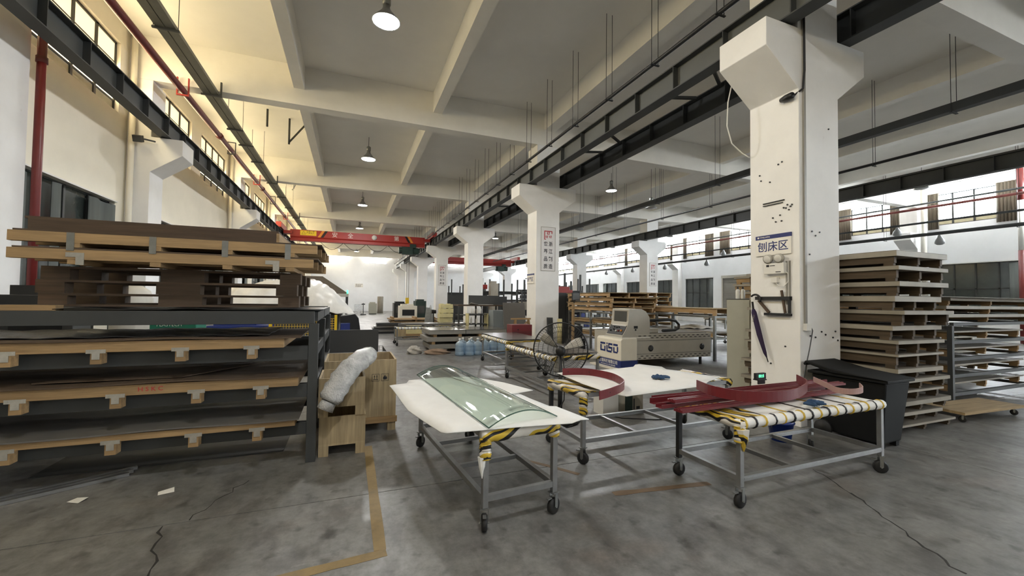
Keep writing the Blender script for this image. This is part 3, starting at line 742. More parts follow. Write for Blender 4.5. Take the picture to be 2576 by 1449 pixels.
# wire cage with the dark panel
t = thing('wire_cage', 'grey wire mesh pallet cage behind the crates', 'cage', (0, 0, 0))
b = MB(); x0, x1, ya, yb, z0, z1 = -.27, .5, 6.15, 6.95, .1, .8
for i in range(15):
    x = x0+(x1-x0)*i/14
    for y in (ya, yb): b.cyl((x,y,z0), (x,y,z1), .004, 4)
    y = ya+(yb-ya)*i/14
    for xx in (x0, x1): b.cyl((xx,y,z0), (xx,y,z1), .004, 4)
for i in range(11):
    z = z0+(z1-z0)*i/10
    for y in (ya, yb): b.cyl((x0,y,z), (x1,y,z), .004, 4)
    for xx in (x0, x1): b.cyl((xx,ya,z), (xx,yb,z), .004, 4)
b.build('wire_mesh', mGALV, t, kind='stuff')
MB().box(x0,ya,.06,x1,yb,.099).build('base', mGALV, t)
for x in (x0+.04, x1-.04):
    for y in (ya+.04, yb-.04): MB().cyl((x,y,0), (x,y,.0599), .03, 8).build('foot', mGALV, t)
o = MB().bar((.066, 6.22, .1001+.002), (.066, 6.24, 1.11), .64, .02, up=(0,1,0)).build('steel_sheet', mDKPANEL); tag(o, 'dark grey steel panel standing upright in the wire cage', 'panel')

# ================================================================== WHEELED TABLES
WH = MB().tube([(-.02,0,0), (-.012,0,0), (.012,0,0), (.02,0,0)], [.045,.058,.058,.045], 16).mesh('wheel', mRUBBER, True)
FK = MB().box(-.03,-.03,.095,.03,.03,.102).box(-.03,-.014,-.0,-.024,.014,.095).box(.024,-.014,0,.03,.014,.095).cyl((-.034,0,0), (.034,0,0), .008, 6).box(-.012,.03,.06,.012,.07,.068).mesh('caster_fork', mGALV)
def caster(t, x, y, rz):
    f = inst('caster', FK, t, (x, y, .058), rz); inst('wheel', WH, f); return f
def lumpy(a, b, r, n=22, k=10, seed=0, am=.12):
    R2 = random.Random(seed); a, b = Vector(a), Vector(b)
    return MB().tube([a.lerp(b, i/n) for i in range(n+1)], [r*(1+R2.uniform(-am, am)) for i in range(n+1)], k)
BANDM = {}
def table(label, loc, rz, L, Wd, H=.655, wraps=(), mid=2, leg=mALU, cz=(.3,1.2,2.2,.6), bandrail=None, dark_legs=()):
    """long axis local x; wraps: list of (side, material)"""
    t = thing('wheeled_table', label, 'table', (loc[0], loc[1], 0), rz)
    hx, hy = L/2, Wd/2; n = 0
    for sx in (-1, 1):
        for sy in (-1, 1):
            MB().box(sx*hx-.02, sy*hy-.02, .16, sx*hx+.02, sy*hy+.02, H-.04).build('leg', mDARKST if (sx, sy) in dark_legs else leg, t, bevel=.003)
            caster(t, sx*hx, sy*hy, cz[n]); n += 1
    for sy in (-1, 1):
        MB().box(-hx+.0201, sy*hy-.018, .2, hx-.0201, sy*hy+.018, .24).box(-hx+.0201, sy*hy-.022, .212, hx-.0201, sy*hy-.018, .228).build('lower_rail', leg, t)
        MB().box(-hx-.02, sy*hy-.02, H-.0399, hx+.02, sy*hy+.02, H).build('top_rail', leg, t)
    for sx in (-1, 1):
        MB().box(sx*hx-.018, -hy+.0201, .2, sx*hx+.018, hy-.0201, .24).build('lower_rail', leg, t)
        MB().box(sx*hx-.02, -hy+.0201, H-.0399, sx*hx+.02, hy-.0201, H).build('top_rail', leg, t)
    for i in range(mid):
        x = -hx + L*(i+1)/(mid+1); MB().box(x-.015, -hy+.019, .203, x+.015, hy-.019, .236).build('cross_bar', leg, t)
    for side, m in wraps:
        e = .03
        if side == 'F': q = ((-hx-e,-hy,H-.022), (hx+e,-hy,H-.022))
        elif side == 'B': q = ((-hx-e,hy,H-.022), (hx+e,hy,H-.022))
        elif side == 'L': q = ((-hx,-hy-e,H-.022), (-hx,hy+e,H-.022))
        elif side == 'R': q = ((hx,-hy-e,H-.022), (hx,hy+e,H-.022))
        else: q = ((side[0]*hx, side[1]*hy, H-.03), (side[0]*hx, side[1]*hy, H-side[2]))
        o = lumpy(q[0], q[1], .041, 22, 10, hash(str(side)) % 99, .1).build('padded_wrap', m, t, smooth=True)
        if m is mFOAM:
            a, b_ = Vector(q[0]), Vector(q[1]); d = (b_-a).normalized(); nb = int((b_-a).length/.105)
            for i in range(nb):
                p = a.lerp(b_, (i+.5)/nb); key = (round(d.x), i % 2)
                if key not in BANDM: BANDM[key] = MB().tube([-d*.008, d*.008], .0475, 10).mesh('tape_band', mBAND_K if i % 2 else mBAND_Y, True)
                inst('tape_band', BANDM[key], o, p)
    return t
T1 = table('wheeled table under the white foam and curved glass sheet', (1.071, 3.57), PI/2+.088, 1.74, .55, wraps=(('L', mTAPE), ((-1,1,.17), mTAPE2), ((-1,-1,.09), mTAPE2)))
MB().tube([(-.87+.0,.30,.5),(-.875,.30,.44),(-.88,.3,.36)], [.03,.022,.003], 8).build('hanging_tape_tail', mFOAM, T1)
T2 = table('wheeled table carrying the white foam sheet and the red curved band', (3.07, 3.79), .03, 1.95, .64, .675, wraps=(('L', mTAPE), ('R', mTAPE), ((-1,-1,.2), mTAPE2), ((-1,1,.1), mTAPE2)), dark_legs=((-1,1),), cz=(.5,1.5,.2,2))
T3 = table('wheeled table loaded with maroon profiles, padded with banded foam', (3.71, 2.63), .01, 1.82, .62, .655, wraps=(('F', mFOAM), ('L', mTAPE2), ((-1,-1,.16), mTAPE2), ('B', mTAPE2)), cz=(1.6,1.5,.8,2.4), dark_legs=((-1,1),))
MB().tube([(-.91,-.33,.6),(-.905,-.335,.52),(-.9,-.335,.43)], [.05,.035,.004], 8).build('hanging_tape_tail', mTAPE, T3)
MB().box(-.86,-.3,.6556,.88,.3,.664).build('padded_top', mFOAM, T3); MB().box(-.885,-.31,.6645,-.62,.31,.669).build('tape_strip', mTAPE2, T3)
for i, x in enumerate((-.35, -.1, .2, .45, .7)): MB().box(x,-.305,.6645,x+.03,.305,.667).build('tape_strip', mBAND_K if i % 2 else mBAND_Y, T3)
MB().box(-.99,-.32,.6756,-.72,.32,.684).build('padded_top', mTAPE, T2); MB().box(.62,-.32,.6756,.99,.32,.684).build('padded_top', mTAPE, T2)
t = thing('led_clock', 'small black display with green digits behind the maroon profiles', 'display', (3.95, 3.02, .7815))
MB().box(-.07,-.015,0,.07,.015,.06).build('display_case', mBLACKP, t); text('display_digits', '88:8', .045, mGREENL, t, (0, -.0155, .03), ROT_F)
MB().box(-.06,-.03,-.012,.06,.03,-.0005).box(-.05,-.02,-.05,.05,-.01,-.0121).build('display_stand', mBLACKP, t)
T4 = table('farther wheeled table with a reflective grey sheet and a red box', (3.56, 9.2), PI/2, 1.72, .78, .655, wraps=(('B', mFOAM), ('L', mTAPE2), ((1,1,.12), mTAPE2)))
T5 = table('wheeled table behind the pedestal fan with white banded padding', (3.4, 6.78), PI/2+.03, 1.85, .86, .655, wraps=(('B', mFOAM), ('L', mTAPE), ((1,1,.1), mTAPE2)))
for lab, p, s in (('reflective grey metal sheet lying on the farther wheeled table', (3.62, 9.2, .668), (.92, 1.85)), ('grey metal sheet lying on the table behind the fan', (3.46, 6.8, .668), (.86, 1.8))):
    o = MB().box(-s[0]/2, -s[1]/2, .03, s[0]/2, s[1]/2, .036).box(-s[0]/2+.1, -s[1]/2+.1, .0, s[0]/2-.1, s[1]/2-.1, .0299).build('metal_sheet', mSHEET, loc=p); tag(o, lab, 'sheet')

# ---- foam sheets and curved glass on the first table
def polysheet(name, poly, z, m, th, sag, label, cat, inner=.5):
    c = Vector((sum(p[0] for p in poly)/len(poly), sum(p[1] for p in poly)/len(poly)))
    n = len(poly); P_ = []
    for i in range(n):
        a, b_ = Vector(poly[i]), Vector(poly[(i+1) % n])
        for j in range(8): P_.append(a.lerp(b_, j/8))
    K = len(P_); R_ = 6; vs = [(c.x, c.y, z(c.x, c.y, 0))]
    for r in range(1, R_+1):
        for p in P_: q = c.lerp(p, r/R_); vs.append((q.x, q.y, z(q.x, q.y, r/R_)))
    fs = [(0, 1+k, 1+(k+1) % K) for k in range(K)]
    for r in range(1, R_):
        o0, o1 = 1+(r-1)*K, 1+r*K
        for k in range(K): fs.append((o0+k, o1+k, o1+(k+1) % K, o0+(k+1) % K))
    b = MB().add(vs, fs); o = b.build(name, m, smooth=True)
    sm = o.modifiers.new('thick', 'SOLIDIFY'); sm.thickness = th; sm.offset = 1
    return tag(o, label, cat)
polysheet('foam_sheet', [(.383,4.30),(.45,3.4),(.606,2.664),(1.1,2.63),(1.62,2.57),(1.5,3.35),(1.42,4.2),(1.0,4.55),(.6,4.5)], lambda x, y, r: .686+(.012*math.sin(x*9+y*4)-.015 if r > .8 and x < .6 else 0)+(.02 if r > .9 and x > 1.55 else 0), mFOAM, .006, 0, 'large white foam sheet spread over the table with the curved glass', 'foam sheet')
polysheet('foam_offcut', [(1.05,4.5),(1.28,4.42),(1.5,4.0),(1.63,3.57),(1.36,3.5),(1.2,4.0)], lambda x, y, r: .698+.02*max(0, x-1.3), mFOAM, .005, 0, 'pointed white foam offcut under the far edge of the curved glass', 'foam sheet')
mGLASS = clear('tinted_sheet_glass', (.90,.945,.915))
def gl(u, v):     # u along width arc, v along length
    a = Vector((.88, 2.63)).lerp(Vector((.715, 4.72)), v); c = Vector((1.445, 2.73)).lerp(Vector((1.27, 4.86)), v)
    p = a.lerp(c, u); th = .9; ang = (u-.5)*2*th
    return (p.x, p.y, .704+.08*((math.cos(ang)-math.cos(th))/(1-math.cos(th))))
o = MB().add([gl(i/28, j/12) for i in range(29) for j in range(13)], [(i*13+j, (i+1)*13+j, (i+1)*13+j+1, i*13+j+1) for i in range(28) for j in range(12)]).build('curved_glass', mGLASS, smooth=True)
o.modifiers.new('thick', 'SOLIDIFY').thickness = .006
tag(o, 'arched sheet of greenish glass lying on the white foam', 'glass sheet')
mEDGE = mat('dark_green_glass_edge', '#3f5a4f', .15, var=.1)
for nm, pts in (('polished_edge', [gl(i/28, 0) for i in range(29)]), ('polished_edge', [gl(i/28, 1) for i in range(29)]), ('polished_edge', [gl(0, j/12) for j in range(13)]), ('polished_edge', [gl(1, j/12) for j in range(13)])):
    MB().tube(pts, .0042, 6).build(nm, mEDGE, o, smooth=True)

# ---- things on table two
polysheet('foam_sheet', [(2.24,4.24),(2.2,3.6),(2.21,3.32),(2.32,3.06),(2.8,3.12),(3.25,3.17),(3.86,3.44),(3.72,3.95),(3.5,4.36),(3.2,4.3),(2.7,4.24)], lambda x, y, r: .728+(.025 if (r > .9 and x > 3.4 and y > 4.1) else 0)-(.012 if r > .9 and y < 3.3 else 0), mFOAM, .006, 0, 'white foam sheet under the red curved band', 'foam sheet')
def band(name, pts, h, th, m, label, cat, z0, holes=True, tilt=0):
    t = thing(name, label, cat, (0, 0, z0)); n = len(pts); vs = []; fs = []
    for i, p in enumerate(pts):
        a = Vector(pts[max(0, i-1)]); c = Vector(pts[min(n-1, i+1)]); d = (c-a).normalized(); nn = Vector((-d.y, d.x))
        for s, z in ((0, 0), (th, 0), (th+tilt, h), (tilt, h)): q = Vector(p)+nn*s; vs.append((q.x, q.y, z))
    for i in range(n-1):
        for k in range(4): fs.append((i*4+k, i*4+(k+1) % 4, (i+1)*4+(k+1) % 4, (i+1)*4+k))
    fs += [(0,1,2,3), ((n-1)*4+3,(n-1)*4+2,(n-1)*4+1,(n-1)*4)]
    MB().add(vs, fs).build('curved_strip', m, t)
    if holes:
        for i in range(2, n-2, max(3, n//5)):
            p = Vector(pts[i]); a = Vector(pts[i-1]); c = Vector(pts[i+1]); d = (c-a).normalized(); nn = Vector((-d.y, d.x))
            q0 = p-nn*.0012; MB().cyl((q0.x, q0.y, h*.5), (q0.x+nn.x*(th+.0024), q0.y+nn.y*(th+.0024), h*.5), .006, 8).build('slot', mDARKST, t)
    return t
def crom(P, n=5):
    Q = [Vector(p) for p in P]; Q = [Q[0]*2-Q[1]] + Q + [Q[-1]*2-Q[-2]]; out = []
    for i in range(1, len(Q)-2):
        for k in range(n):
            s = k/n; a, b, c, d = Q[i-1], Q[i], Q[i+1], Q[i+2]
            v = .5*((2*b)+(c-a)*s+(2*a-5*b+4*c-d)*s*s+(3*b-a-3*c+d)*s**3); out.append((v.x, v.y))
    out.append((Q[-2].x, Q[-2].y)); return out
def bez(P, n=26):
    out = []
    for i in range(n+1):
        t_ = i/n; a = [Vector(p) for p in P]
        while len(a) > 1: a = [a[k].lerp(a[k+1], t_) for k in range(len(a)-1)]
        out.append((a[0].x, a[0].y))
    return out
band('curved_band', crom([(2.2,4.03),(2.36,4.01),(2.5,3.9),(2.56,3.62),(2.46,3.3),(2.3,3.13),(2.1,3.01),(1.95,2.94)]), .075, .008, mMAROON, 'maroon curved metal band standing on the white foam', 'metal band', .737)
def glove(x, y, z, rz, label, m=mGLOVE):
    t = thing('work_glove', label, 'glove', (x, y, z), rz)
    MB().sheet(lambda u, v: (-.06+.12*u, -.045+.09*v, .03*math.sin(PI*u)**.5*math.sin(PI*v)**.5+.006*math.sin(u*17)+.008), 12, 10, .012).build('palm', m, t, smooth=True)
    for i, a in enumerate((-.35, -.1, .12, .35)):
        MB().tube([(.05, -.03+.02*i, .015), (.085, -.035+.024*i, .016), (.115+.008*math.sin(i), -.04+.03*i, .012)], [.012,.011,.008], 8).build('finger', m, t, smooth=True)
    MB().tube([(-.01,-.04,.014), (.02,-.07,.015), (.05,-.08,.012)], [.013,.012,.009], 8).build('thumb', m, t, smooth=True)
    return t
glove(3.105, 3.56, .742, -.5, 'crumpled blue work glove lying on the white foam')
# ---- things on table three
def profile_bar(x0, x1, y, z, rz, label, sec):
    t = thing('metal_profile', label, 'metal profile', (x0, y, z), rz, group=None); L = x1-x0
    if sec == 0: MB().box(0,0,0,L,.07,.004).box(0,0,.0041,L,.004,.03).box(0,.066,.0041,L,.07,.03).build('channel', mMAROON, t)
    elif sec == 1: MB().box(0,0,0,L,.05,.004).box(0,.046,.0041,L,.05,.045).build('angle', mMAROON, t)
    else: MB().box(0,0,0,L,.09,.018).box(0,.02,.018,L,.035,.026).box(0,.055,.018,L,.07,.026).build('plank', mMAROON, t)
    return t
profile_bar(2.42, 4.55, 2.50, .697, .035, 'maroon flanged plank along the front of the loaded table', 2)
profile_bar(2.36, 4.5, 2.66, .697, .03, 'maroon channel in the middle of the loaded table', 0)
profile_bar(2.40, 4.85, 2.80, .697, .03, 'maroon angle strip behind the middle channel', 1)
profile_bar(2.52, 4.9, 2.90, .697, .02, 'maroon channel at the column side of the loaded table', 0)
profile_bar(2.46, 4.7, 2.62, .743, .015, 'maroon ribbed plank resting across the other profiles', 2)
band('curved_band', crom([(2.95,2.88),(2.88,2.65),(2.92,2.44),(3.07,2.33),(3.32,2.30),(3.6,2.37),(3.94,2.54),(4.16,2.78)]), .085, .008, mMAROON, 'long maroon curved band along the padded edge', 'metal band', .771, holes=False)
band('curved_band', crom([(4.4,2.78),(4.2,2.54),(4.05,2.36),(4.12,2.27),(4.3,2.29),(4.5,2.42)]), .05, .008, mMAROONL, 'dusty pink curved piece at the corner of the loaded table', 'metal band', .771, holes=False)
glove(3.72, 2.36, .698, .2, 'dark blue glove at the padded edge beside the pink piece')
# ---- under the tables
t = thing('white_carton', 'white carton with green print under the foam table', 'box', (3.37, 4.9, 0), .06)
MB().box(-.13,-.1,0,.13,.12,.28).build('carton', mWHITEP, t); MB().box(.1305,-.1,.02,.132,.12,.26).build('green_print', mGREEN, t)
t = thing('carton', 'dark green and grey carton beside the white carton', 'box', (3.72, 4.86, 0), .05)
MB().box(-.15,-.1,0,.17,.12,.26).build('carton_body', mPANELE, t); MB().box(-.15,-.1025,.0,-.02,-.1001,.26).build('green_print', mDGREEN, t); MB().box(.0,-.1025,.05,.02,-.1001,.2).build('print_mark', mINK, t); MB().box(.05,-.1025,.05,.11,-.1001,.09).build('print_mark', mINK, t)
t = thing('power_strip', 'white power strip lying on the floor under the foam table', 'power strip', (3.12, 4.72, 0), -.12)
MB().box(-.14,-.03,0,.14,.03,.04).build('strip_body', mWHITEP, t); MB().tube([(-.14,0,.02),(-.3,-.1,.006),(-.5,-.28,.006),(-.75,-.38,.006),(-.95,-.4,.006),(-1.0,-.42,.2)], .006, 6).build('cord', mBLACKP, t)
MB().tube([(.14,0,.02),(.3,-.1,.006),(.7,-.25,.006),(1.1,-.3,.006)], .006, 6).build('cord', mBLACKP, t)
t = thing('blue_bucket', 'blue plastic bucket under the table by the column', 'bucket', (4.62, 3.28, 0))
MB().lathe([(.10,0),(.13,.2),(.14,.2),(.14,.215),(.12,.215),(.1,.02),(0,.02)], n=20).build('bucket_body', mBLUEB, t, smooth=True)
MB().tube([(.135*math.cos(a), .135*math.sin(a)*.3, .2-.12*math.sin(a)) for a in [PI*i/10 for i in range(11)]], .004, 5).build('handle', mGALV, t)
# ================================================================== ON THE NEAR COLUMN (left face x = 5.317)
FX = 5.317
t = thing('area_sign', 'white area sign with blue header and large Chinese lettering on the near column', 'sign', (FX, 3.856, 2.355))
MB().box(-.02,-.25,-.14,-.001,.25,.085).build('sign_board', mSIGNW, t, bevel=.002)
MB().box(-.02,-.25,.0851,-.001,.25,.14).build('sign_header', mBLUE, t, bevel=.002)
text('sign_text', '刨床区', .145, mBLUE, t, (-.021, 0, -.03), ROT_L, bold=.0012)
text('header_text', '■ ITMELWPH', .03, mSIGNW, t, (-.021, .13, .112), ROT_L)
t = thing('area_sign', 'small white area sign on the side of the column with the red-seal poster', 'sign', (FX, 11.9, 2.245))
MB().box(-.02,-.26,-.155,-.001,.26,.105).build('sign_board', mSIGNW, t); MB().box(-.02,-.26,.1051,-.001,.26,.155).build('sign_header', mBLUE, t)
text('sign_text', '折弯区', .15, mBLUE, t, (-.021, 0, -.03), ROT_L, bold=.0025)
t = thing('emergency_light', 'white twin-head emergency light below the near column sign', 'lamp', (FX, 3.81, 2.03))
MB().box(-.07,-.14,-.075,-.001,.14,.07).build('housing', mWHITEP, t, bevel=.006)
for y in (-.075, .075):
    h = MB().tube([(-.02,y,.13), (-.05,y,.135), (-.09,y,.125)], [.04,.058,.062], 18).build('lamp_head', mGREYM, t, smooth=True)
    MB().tube([(-.0905,y,.125), (-.094,y,.124)], [.052,.045], 18).build('lens', mWHITEP, h, smooth=True)
    MB().cyl((-.03,y,.07), (-.03,y,.1), .012, 8).build('neck', mDARKST, t)
MB().box(-.0715,-.1,-.055,-.0701,-.03,-.045).box(-.0715,.06,.02,-.0701,.1,.05).box(-.0715,-.02,.03,-.0701,.05,.04).build('printed_marks', mINK, t)
s = MB().box(-.05,-.03,-.19,-.001,.05,-.12).build('plug', mWHITEP, t)
MB().tube([(-.03,.0,-.19), (-.03,-.05,-.24), (-.03,-.12,-.24), (-.03,-.17,-.18), (-.03,-.17,-.08), (-.03,-.14,-.05)], .006, 6).build('lead', mWHITEP, t)
t = thing('wall_bracket', 'dark steel tool bracket with a wooden offcut on the near column', 'bracket', (FX, 3.85, 1.515))
MB().bar((-.03,.25,.115), (-.03,-.23,.115), .03, .045).bar((-.03,.12,-.1), (-.03,-.235,-.1), .03, .035).bar((-.03,-.225,-.08), (-.03,-.225,.092), .03, .025).build('bracket_frame', mDARKST, t)
MB().box(-.014,.2,.09,-.001,.24,.14).box(-.014,-.24,.09,-.001,-.21,.14).box(-.014,-.24,-.115,-.001,-.21,-.085).build('fixing_pads', mDARKST, t)
MB().bar((-.035,.2,.085), (-.035,.05,-.08), .03, .03).bar((-.03,-.12,.22), (-.03,-.17,-.08), .02, .025).build('wooden_offcut', mWOODD, t)
t = thing('umbrella', 'furled dark purple umbrella hanging on the column bracket', 'umbrella', (FX-.065, 4.08, 1.63))
MB().tube([(0,-.03-.075*math.sin(a)+.03, -.02+.07*math.cos(a)*1.0) for a in [(-.9+2.9*i/12) for i in range(13)]], .014, 8).build('crook_handle', mBLACKP, t, smooth=True)
MB().tube([(0,.045,-.05), (0,.03,-.16)], .014, 8).build('shaft', mBLACKP, t)
MB().tube([(0,.03,-.155), (0,.02,-.2), (0,-.06,-.5), (0,-.14,-.74), (0,-.165,-.8)], [.02,.034,.034,.022,.008], 10).build('furled_canopy', mPUR, t, smooth=True)
MB().tube([(0,-.165,-.8), (0,-.185,-.86)], .007, 6).build('tip', mBLACKP, t)
text('canopy_print', 'SUNNY', .03, mPANELE, t, (-.036, .0, -.28), (PI/2, .25-PI/2, -PI/2))
for i, (y, z0, z1) in enumerate(((3.675, 1.55, 2.12), (3.635, 1.45, 2.12))):
    o = MB().box(FX-.012, y-.01, z0, FX-.001, y+.01, z1).build('cable_trunking', mPANEL); tag(o, 'thin grey vertical cable trunking on the near column', 'trunking', 'thin trunking strips on the near column')
o = MB().box(FX-.015,3.7,2.93,FX-.001,4.0,2.942).box(FX-.015,3.72,2.9,FX-.001,4.0,2.91).build('cable_clip_strip', mDARKST); tag(o, 'pair of short dark strips fixed above the column sign', 'strip')
HOL = MB().cyl((-.012,0,0), (-.001,0,0), .011, 7).mesh('anchor_bolt', mDARKST)
for y, z in ((4.05,3.35),(4.03,3.27),(3.9,3.22),(3.78,3.43),(3.73,3.45),(3.86,2.72),(3.82,2.66),(3.76,2.74),(3.74,2.66),(3.68,2.82),(3.66,2.86),(3.62,2.83),(3.64,2.79),(3.6,2.85),(3.71,2.83),(3.7,1.0),(3.9,.75)):
    o = inst('anchor_bolt', HOL, None, (FX, y, z)); tag(o, 'small dark anchor bolt on the side of the near column', 'bolt', 'anchor bolts on the near column side')
HOF = MB().cyl((0,-.012,0), (0,-.001,0), .011, 7).mesh('anchor_bolt', mDARKST)
for x, z in ((5.55,2.5),(5.62,2.45),(5.7,2.5),(5.5,1.15),(5.6,1.13),(5.72,1.2),(5.8,1.16),(5.95,1.12),(6.05,1.08),(6.0,1.2),(5.9,3.9),(5.5,2.2)):
    o = inst('anchor_bolt', HOF, None, (x, 3.51, z)); tag(o, 'small dark anchor bolt on the front of the near column', 'bolt', 'anchor bolts on the near column front')
t = thing('wall_conduit', 'grey conduit with socket box running down the near column front', 'conduit', (5.40, 3.51, 0))
MB().box(-.018,-.025,1.31,.018,-.001,6.4).build('conduit_run', mPANEL, t)
MB().box(-.035,-.05,1.22,.06,-.001,1.309).build('socket_box', mWHITEP, t, bevel=.004)
MB().tube([(.07,-.03,1.27), (.09,-.04,1.22), (.0,-.06,1.0), (-.1,-.08,.8), (-.17,-.1,.66), (-.22,-.12,.5)], .006, 6).build('hanging_cable', mDARKST, t)
t = thing('security_camera', 'small black camera with cable under the near column corbel', 'camera', (5.29, 3.66, 4.27))
MB().tube([(0,.06,0), (-.02,-.02,-.01), (-.05,-.12,-.02)], [.03,.045,.04], 12).build('camera_body', mBLACKP, t, smooth=True)
MB().cyl((.0,0,.0), (.026,0,.02), .02, 8).build('mount', mBLACKP, t)
MB().tube([(0,.02,.03), (.02,-.1,.0), (.06,-.185,.06), (.085,-.19,.3), (.08,-.19,1.0), (.08,-.19,2.1)], .014, 6).build('camera_cable', mBLACKP, t)
o = MB().tube([(5.02,4.25,4.7), (5.0,4.3,4.45), (4.98,4.3,4.1), (5.05,4.28,3.85), (5.2,4.24,3.72), (5.31,4.21,3.66)], .008, 6).build('white_cable', mWHITEP); tag(o, 'loose white cable hanging from the crane beam to the near column', 'cable')

# ---- posters with red seal
def poster(x, y, z0, w, h, label):
    t = thing('vertical_poster', label, 'poster', (x, y, z0))
    MB().box(-w/2,-.012,0,w/2,-.001,h).build('poster_board', mPOST, t)
    for a in ((-w/2,0,-w/2+.012,h), (w/2-.012,0,w/2,h), (-w/2+.0121,h-.012,w/2-.0121,h), (-w/2+.0121,0,w/2-.0121,.012)):
        MB().box(a[0],-.016,a[1],a[2],-.0121,a[3]).build('poster_border', mPANELE, t)
    s = w/.5; zc = h-.26*s; q = .14*s
    b = MB().box(-q,-.0145,zc-q,-q+.028*s,-.0125,zc+q).box(-q+.028*s,-.0145,zc+q-.028*s,q,-.0125,zc+q).box(q-.028*s,-.0145,zc+q-.09*s,q,-.0125,zc+q-.028*s).box(-q+.028*s,-.0145,zc-q,-.08*s,-.0125,zc-q+.02*s)
    for px, pz, sc in ((0,.055,1.0), (-.05,-.055,.85), (.075,-.05,.85)):
        px *= s; pz *= s; k = .045*s*sc
        b.prism([(px-k,zc+pz+k),(px-.4*k,zc+pz+1.2*k),(px-.3*k,zc+pz-.9*k),(px-.9*k,zc+pz-.7*k)], 'y', -.0145, -.0125)
        b.prism([(px-.2*k,zc+pz+1.0*k),(px+1.1*k,zc+pz+1.3*k),(px+.7*k,zc+pz-k),(px+.1*k,zc+pz-.8*k),(px+.5*k,zc+pz+.6*k)], 'y', -.0145, -.0125)
    b.build('red_seal_mark', mSEAL, t)
    for col, sx in (('浙江制造', .085), ('世界品质', -.085)):
        for i, ch in enumerate(col): text('poster_letter', ch, .155*s, mINK, t, (sx*s, -.0125, h-(.54+.235*i)*s), ROT_F, bold=.003, sx=.9)
    return t
poster(5.72, 11.51, 2.48, .5, 1.38, 'pale vertical poster with red seal on the second column of the near row')
poster(5.72, 27.51, 2.48, .5, 1.38, 'pale vertical poster with red seal on the column behind the cream parts pile')
poster(16.62, 19.51, 2.48, .5, 1.38, 'pale vertical poster with red seal on the far-row column above the pallets')
t = thing('wall_notice', 'small notice with dark lettering on the white end wall', 'sign', (.9, Y1, 3.05))
MB().box(-.45,-.01,-.22,.45,-.001,.22).build('notice_board', mSIGNW, t); text('notice_text', '安全生产\n质量第一', .2, mINK, t, (0, -.011, 0), ROT_F)

# ================================================================== PEDESTAL FAN
t = thing('pedestal_fan', 'large black pedestal fan standing between the wheeled tables', 'fan', (2.636, 4.897, 0), -.494)
fc = .905; b = MB()
for yo, rr in ((-.07, .30), (.09, .30)):
    for k, r_ in enumerate((.1, .17, .24, .30)): b.tube([(r_*math.cos(a), yo*(1 if r_ < .3 else .8), fc+r_*math.sin(a)) for a in [2*PI*i/40 for i in range(40)]], .0018, 4, closed=True)
    for i in range(64):
        a = 2*PI*i/64; b.tube([(.07*math.cos(a), yo*1.15, fc+.07*math.sin(a)), (.25*math.cos(a+.12), yo, fc+.25*math.sin(a+.12)), (.355*math.cos(a+.2), yo*.15, fc+.355*math.sin(a+.2))], .0013, 3, caps=False)
b.build('wire_guard', mBLACKP, t, kind='stuff')
MB().tube([(.36*math.cos(a), 0, fc+.36*math.sin(a)) for a in [2*PI*i/48 for i in range(48)]], .009, 8, closed=True).build('guard_rim', mBLACKP, t, smooth=True)
m_ = MB().tube([(0,-.24,fc), (0,-.22,fc), (0,-.1,fc), (0,-.08,fc)], [.03,.062,.066,.05], 18).build('motor_housing', mBLACKP, t, smooth=True)
for k in range(3):
    a0 = 2*PI*k/3+.4; b = MB(); vs = []
    for i in range(7):
        r_ = .05+.26*i/6; w_ = .35+.25*math.sin(PI*i/6)
        for j in range(4):
            a = a0+w_*(j/3-.5); vs.append((r_*math.cos(a), -.02+.05*(j/3-.5), fc+r_*math.sin(a)))
    b.add(vs, [(i*4+j, (i+1)*4+j, (i+1)*4+j+1, i*4+j+1) for i in range(6) for j in range(3)])
    o = b.build('fan_blade', mGREYM, t, smooth=True); o.modifiers.new('t', 'SOLIDIFY').thickness = .004
MB().cyl((0,-.02,fc), (0,.02,fc), .045, 14).build('blade_hub', mBLACKP, t)
for a in (.2, 2.2, 4.3): MB().bar((0,-.14,fc), (.34*math.cos(a),-.05,fc+.34*math.sin(a)), .01, .006).build('guard_strut', mBLACKP, t)
MB().cyl((0,-.16,.03), (0,-.16,fc-.05), .022, 10).cyl((0,-.16,.03), (0,-.16,.55), .03, 10).build('pole', mBLACKP, t, smooth=True)
MB().lathe([(.24,0),(.25,.015),(.2,.03),(.05,.05),(.03,.06)], (0,-.16,0), 24).build('base', mBLACKP, t, smooth=True)
MB().tube([(.03,-.2,fc-.06), (.06,-.26,.6), (.05,-.28,.3), (-.1,-.3,.02), (-.3,-.2,.008)], .007, 6).build('power_cord', mBLACKP, t)

# ================================================================== CNC ROUTER
t = thing('cnc_router', 'cream and grey CNC router with control console and slotted bed', 'machine', (0, 0, 0))
cx0, cy0, cy1 = 5.75, 7.8, 8.78
c = MB().prism([(cx0,.2),(cx0,.66),(cx0+.04,.705),(6.2,.705),(6.2,.2)], 'y', cy0, cy1).build('control_cabinet', mCREAM, t, bevel=.012)
MB().box(cx0-.02, cy0-.02, .03, 6.2, cy1+.02, .199).build('blue_plinth', mBLUE, t, bevel=.006)
MB().box(cx0-.14, cy0-.05, 0, 6.2, cy1+.1, .0299).build('base_plate', mCREAM, t)
text('maker_name', '上锟科技有限公司', .092, mSIGNW, t, (cx0-.0215, 8.27, .135), ROT_L, bold=.001)
text('maker_line', 'www.chsdcnc.com  0571-8688 8888', .04, mSIGNW, t, (cx0-.0215, 8.28, .065), ROT_L)
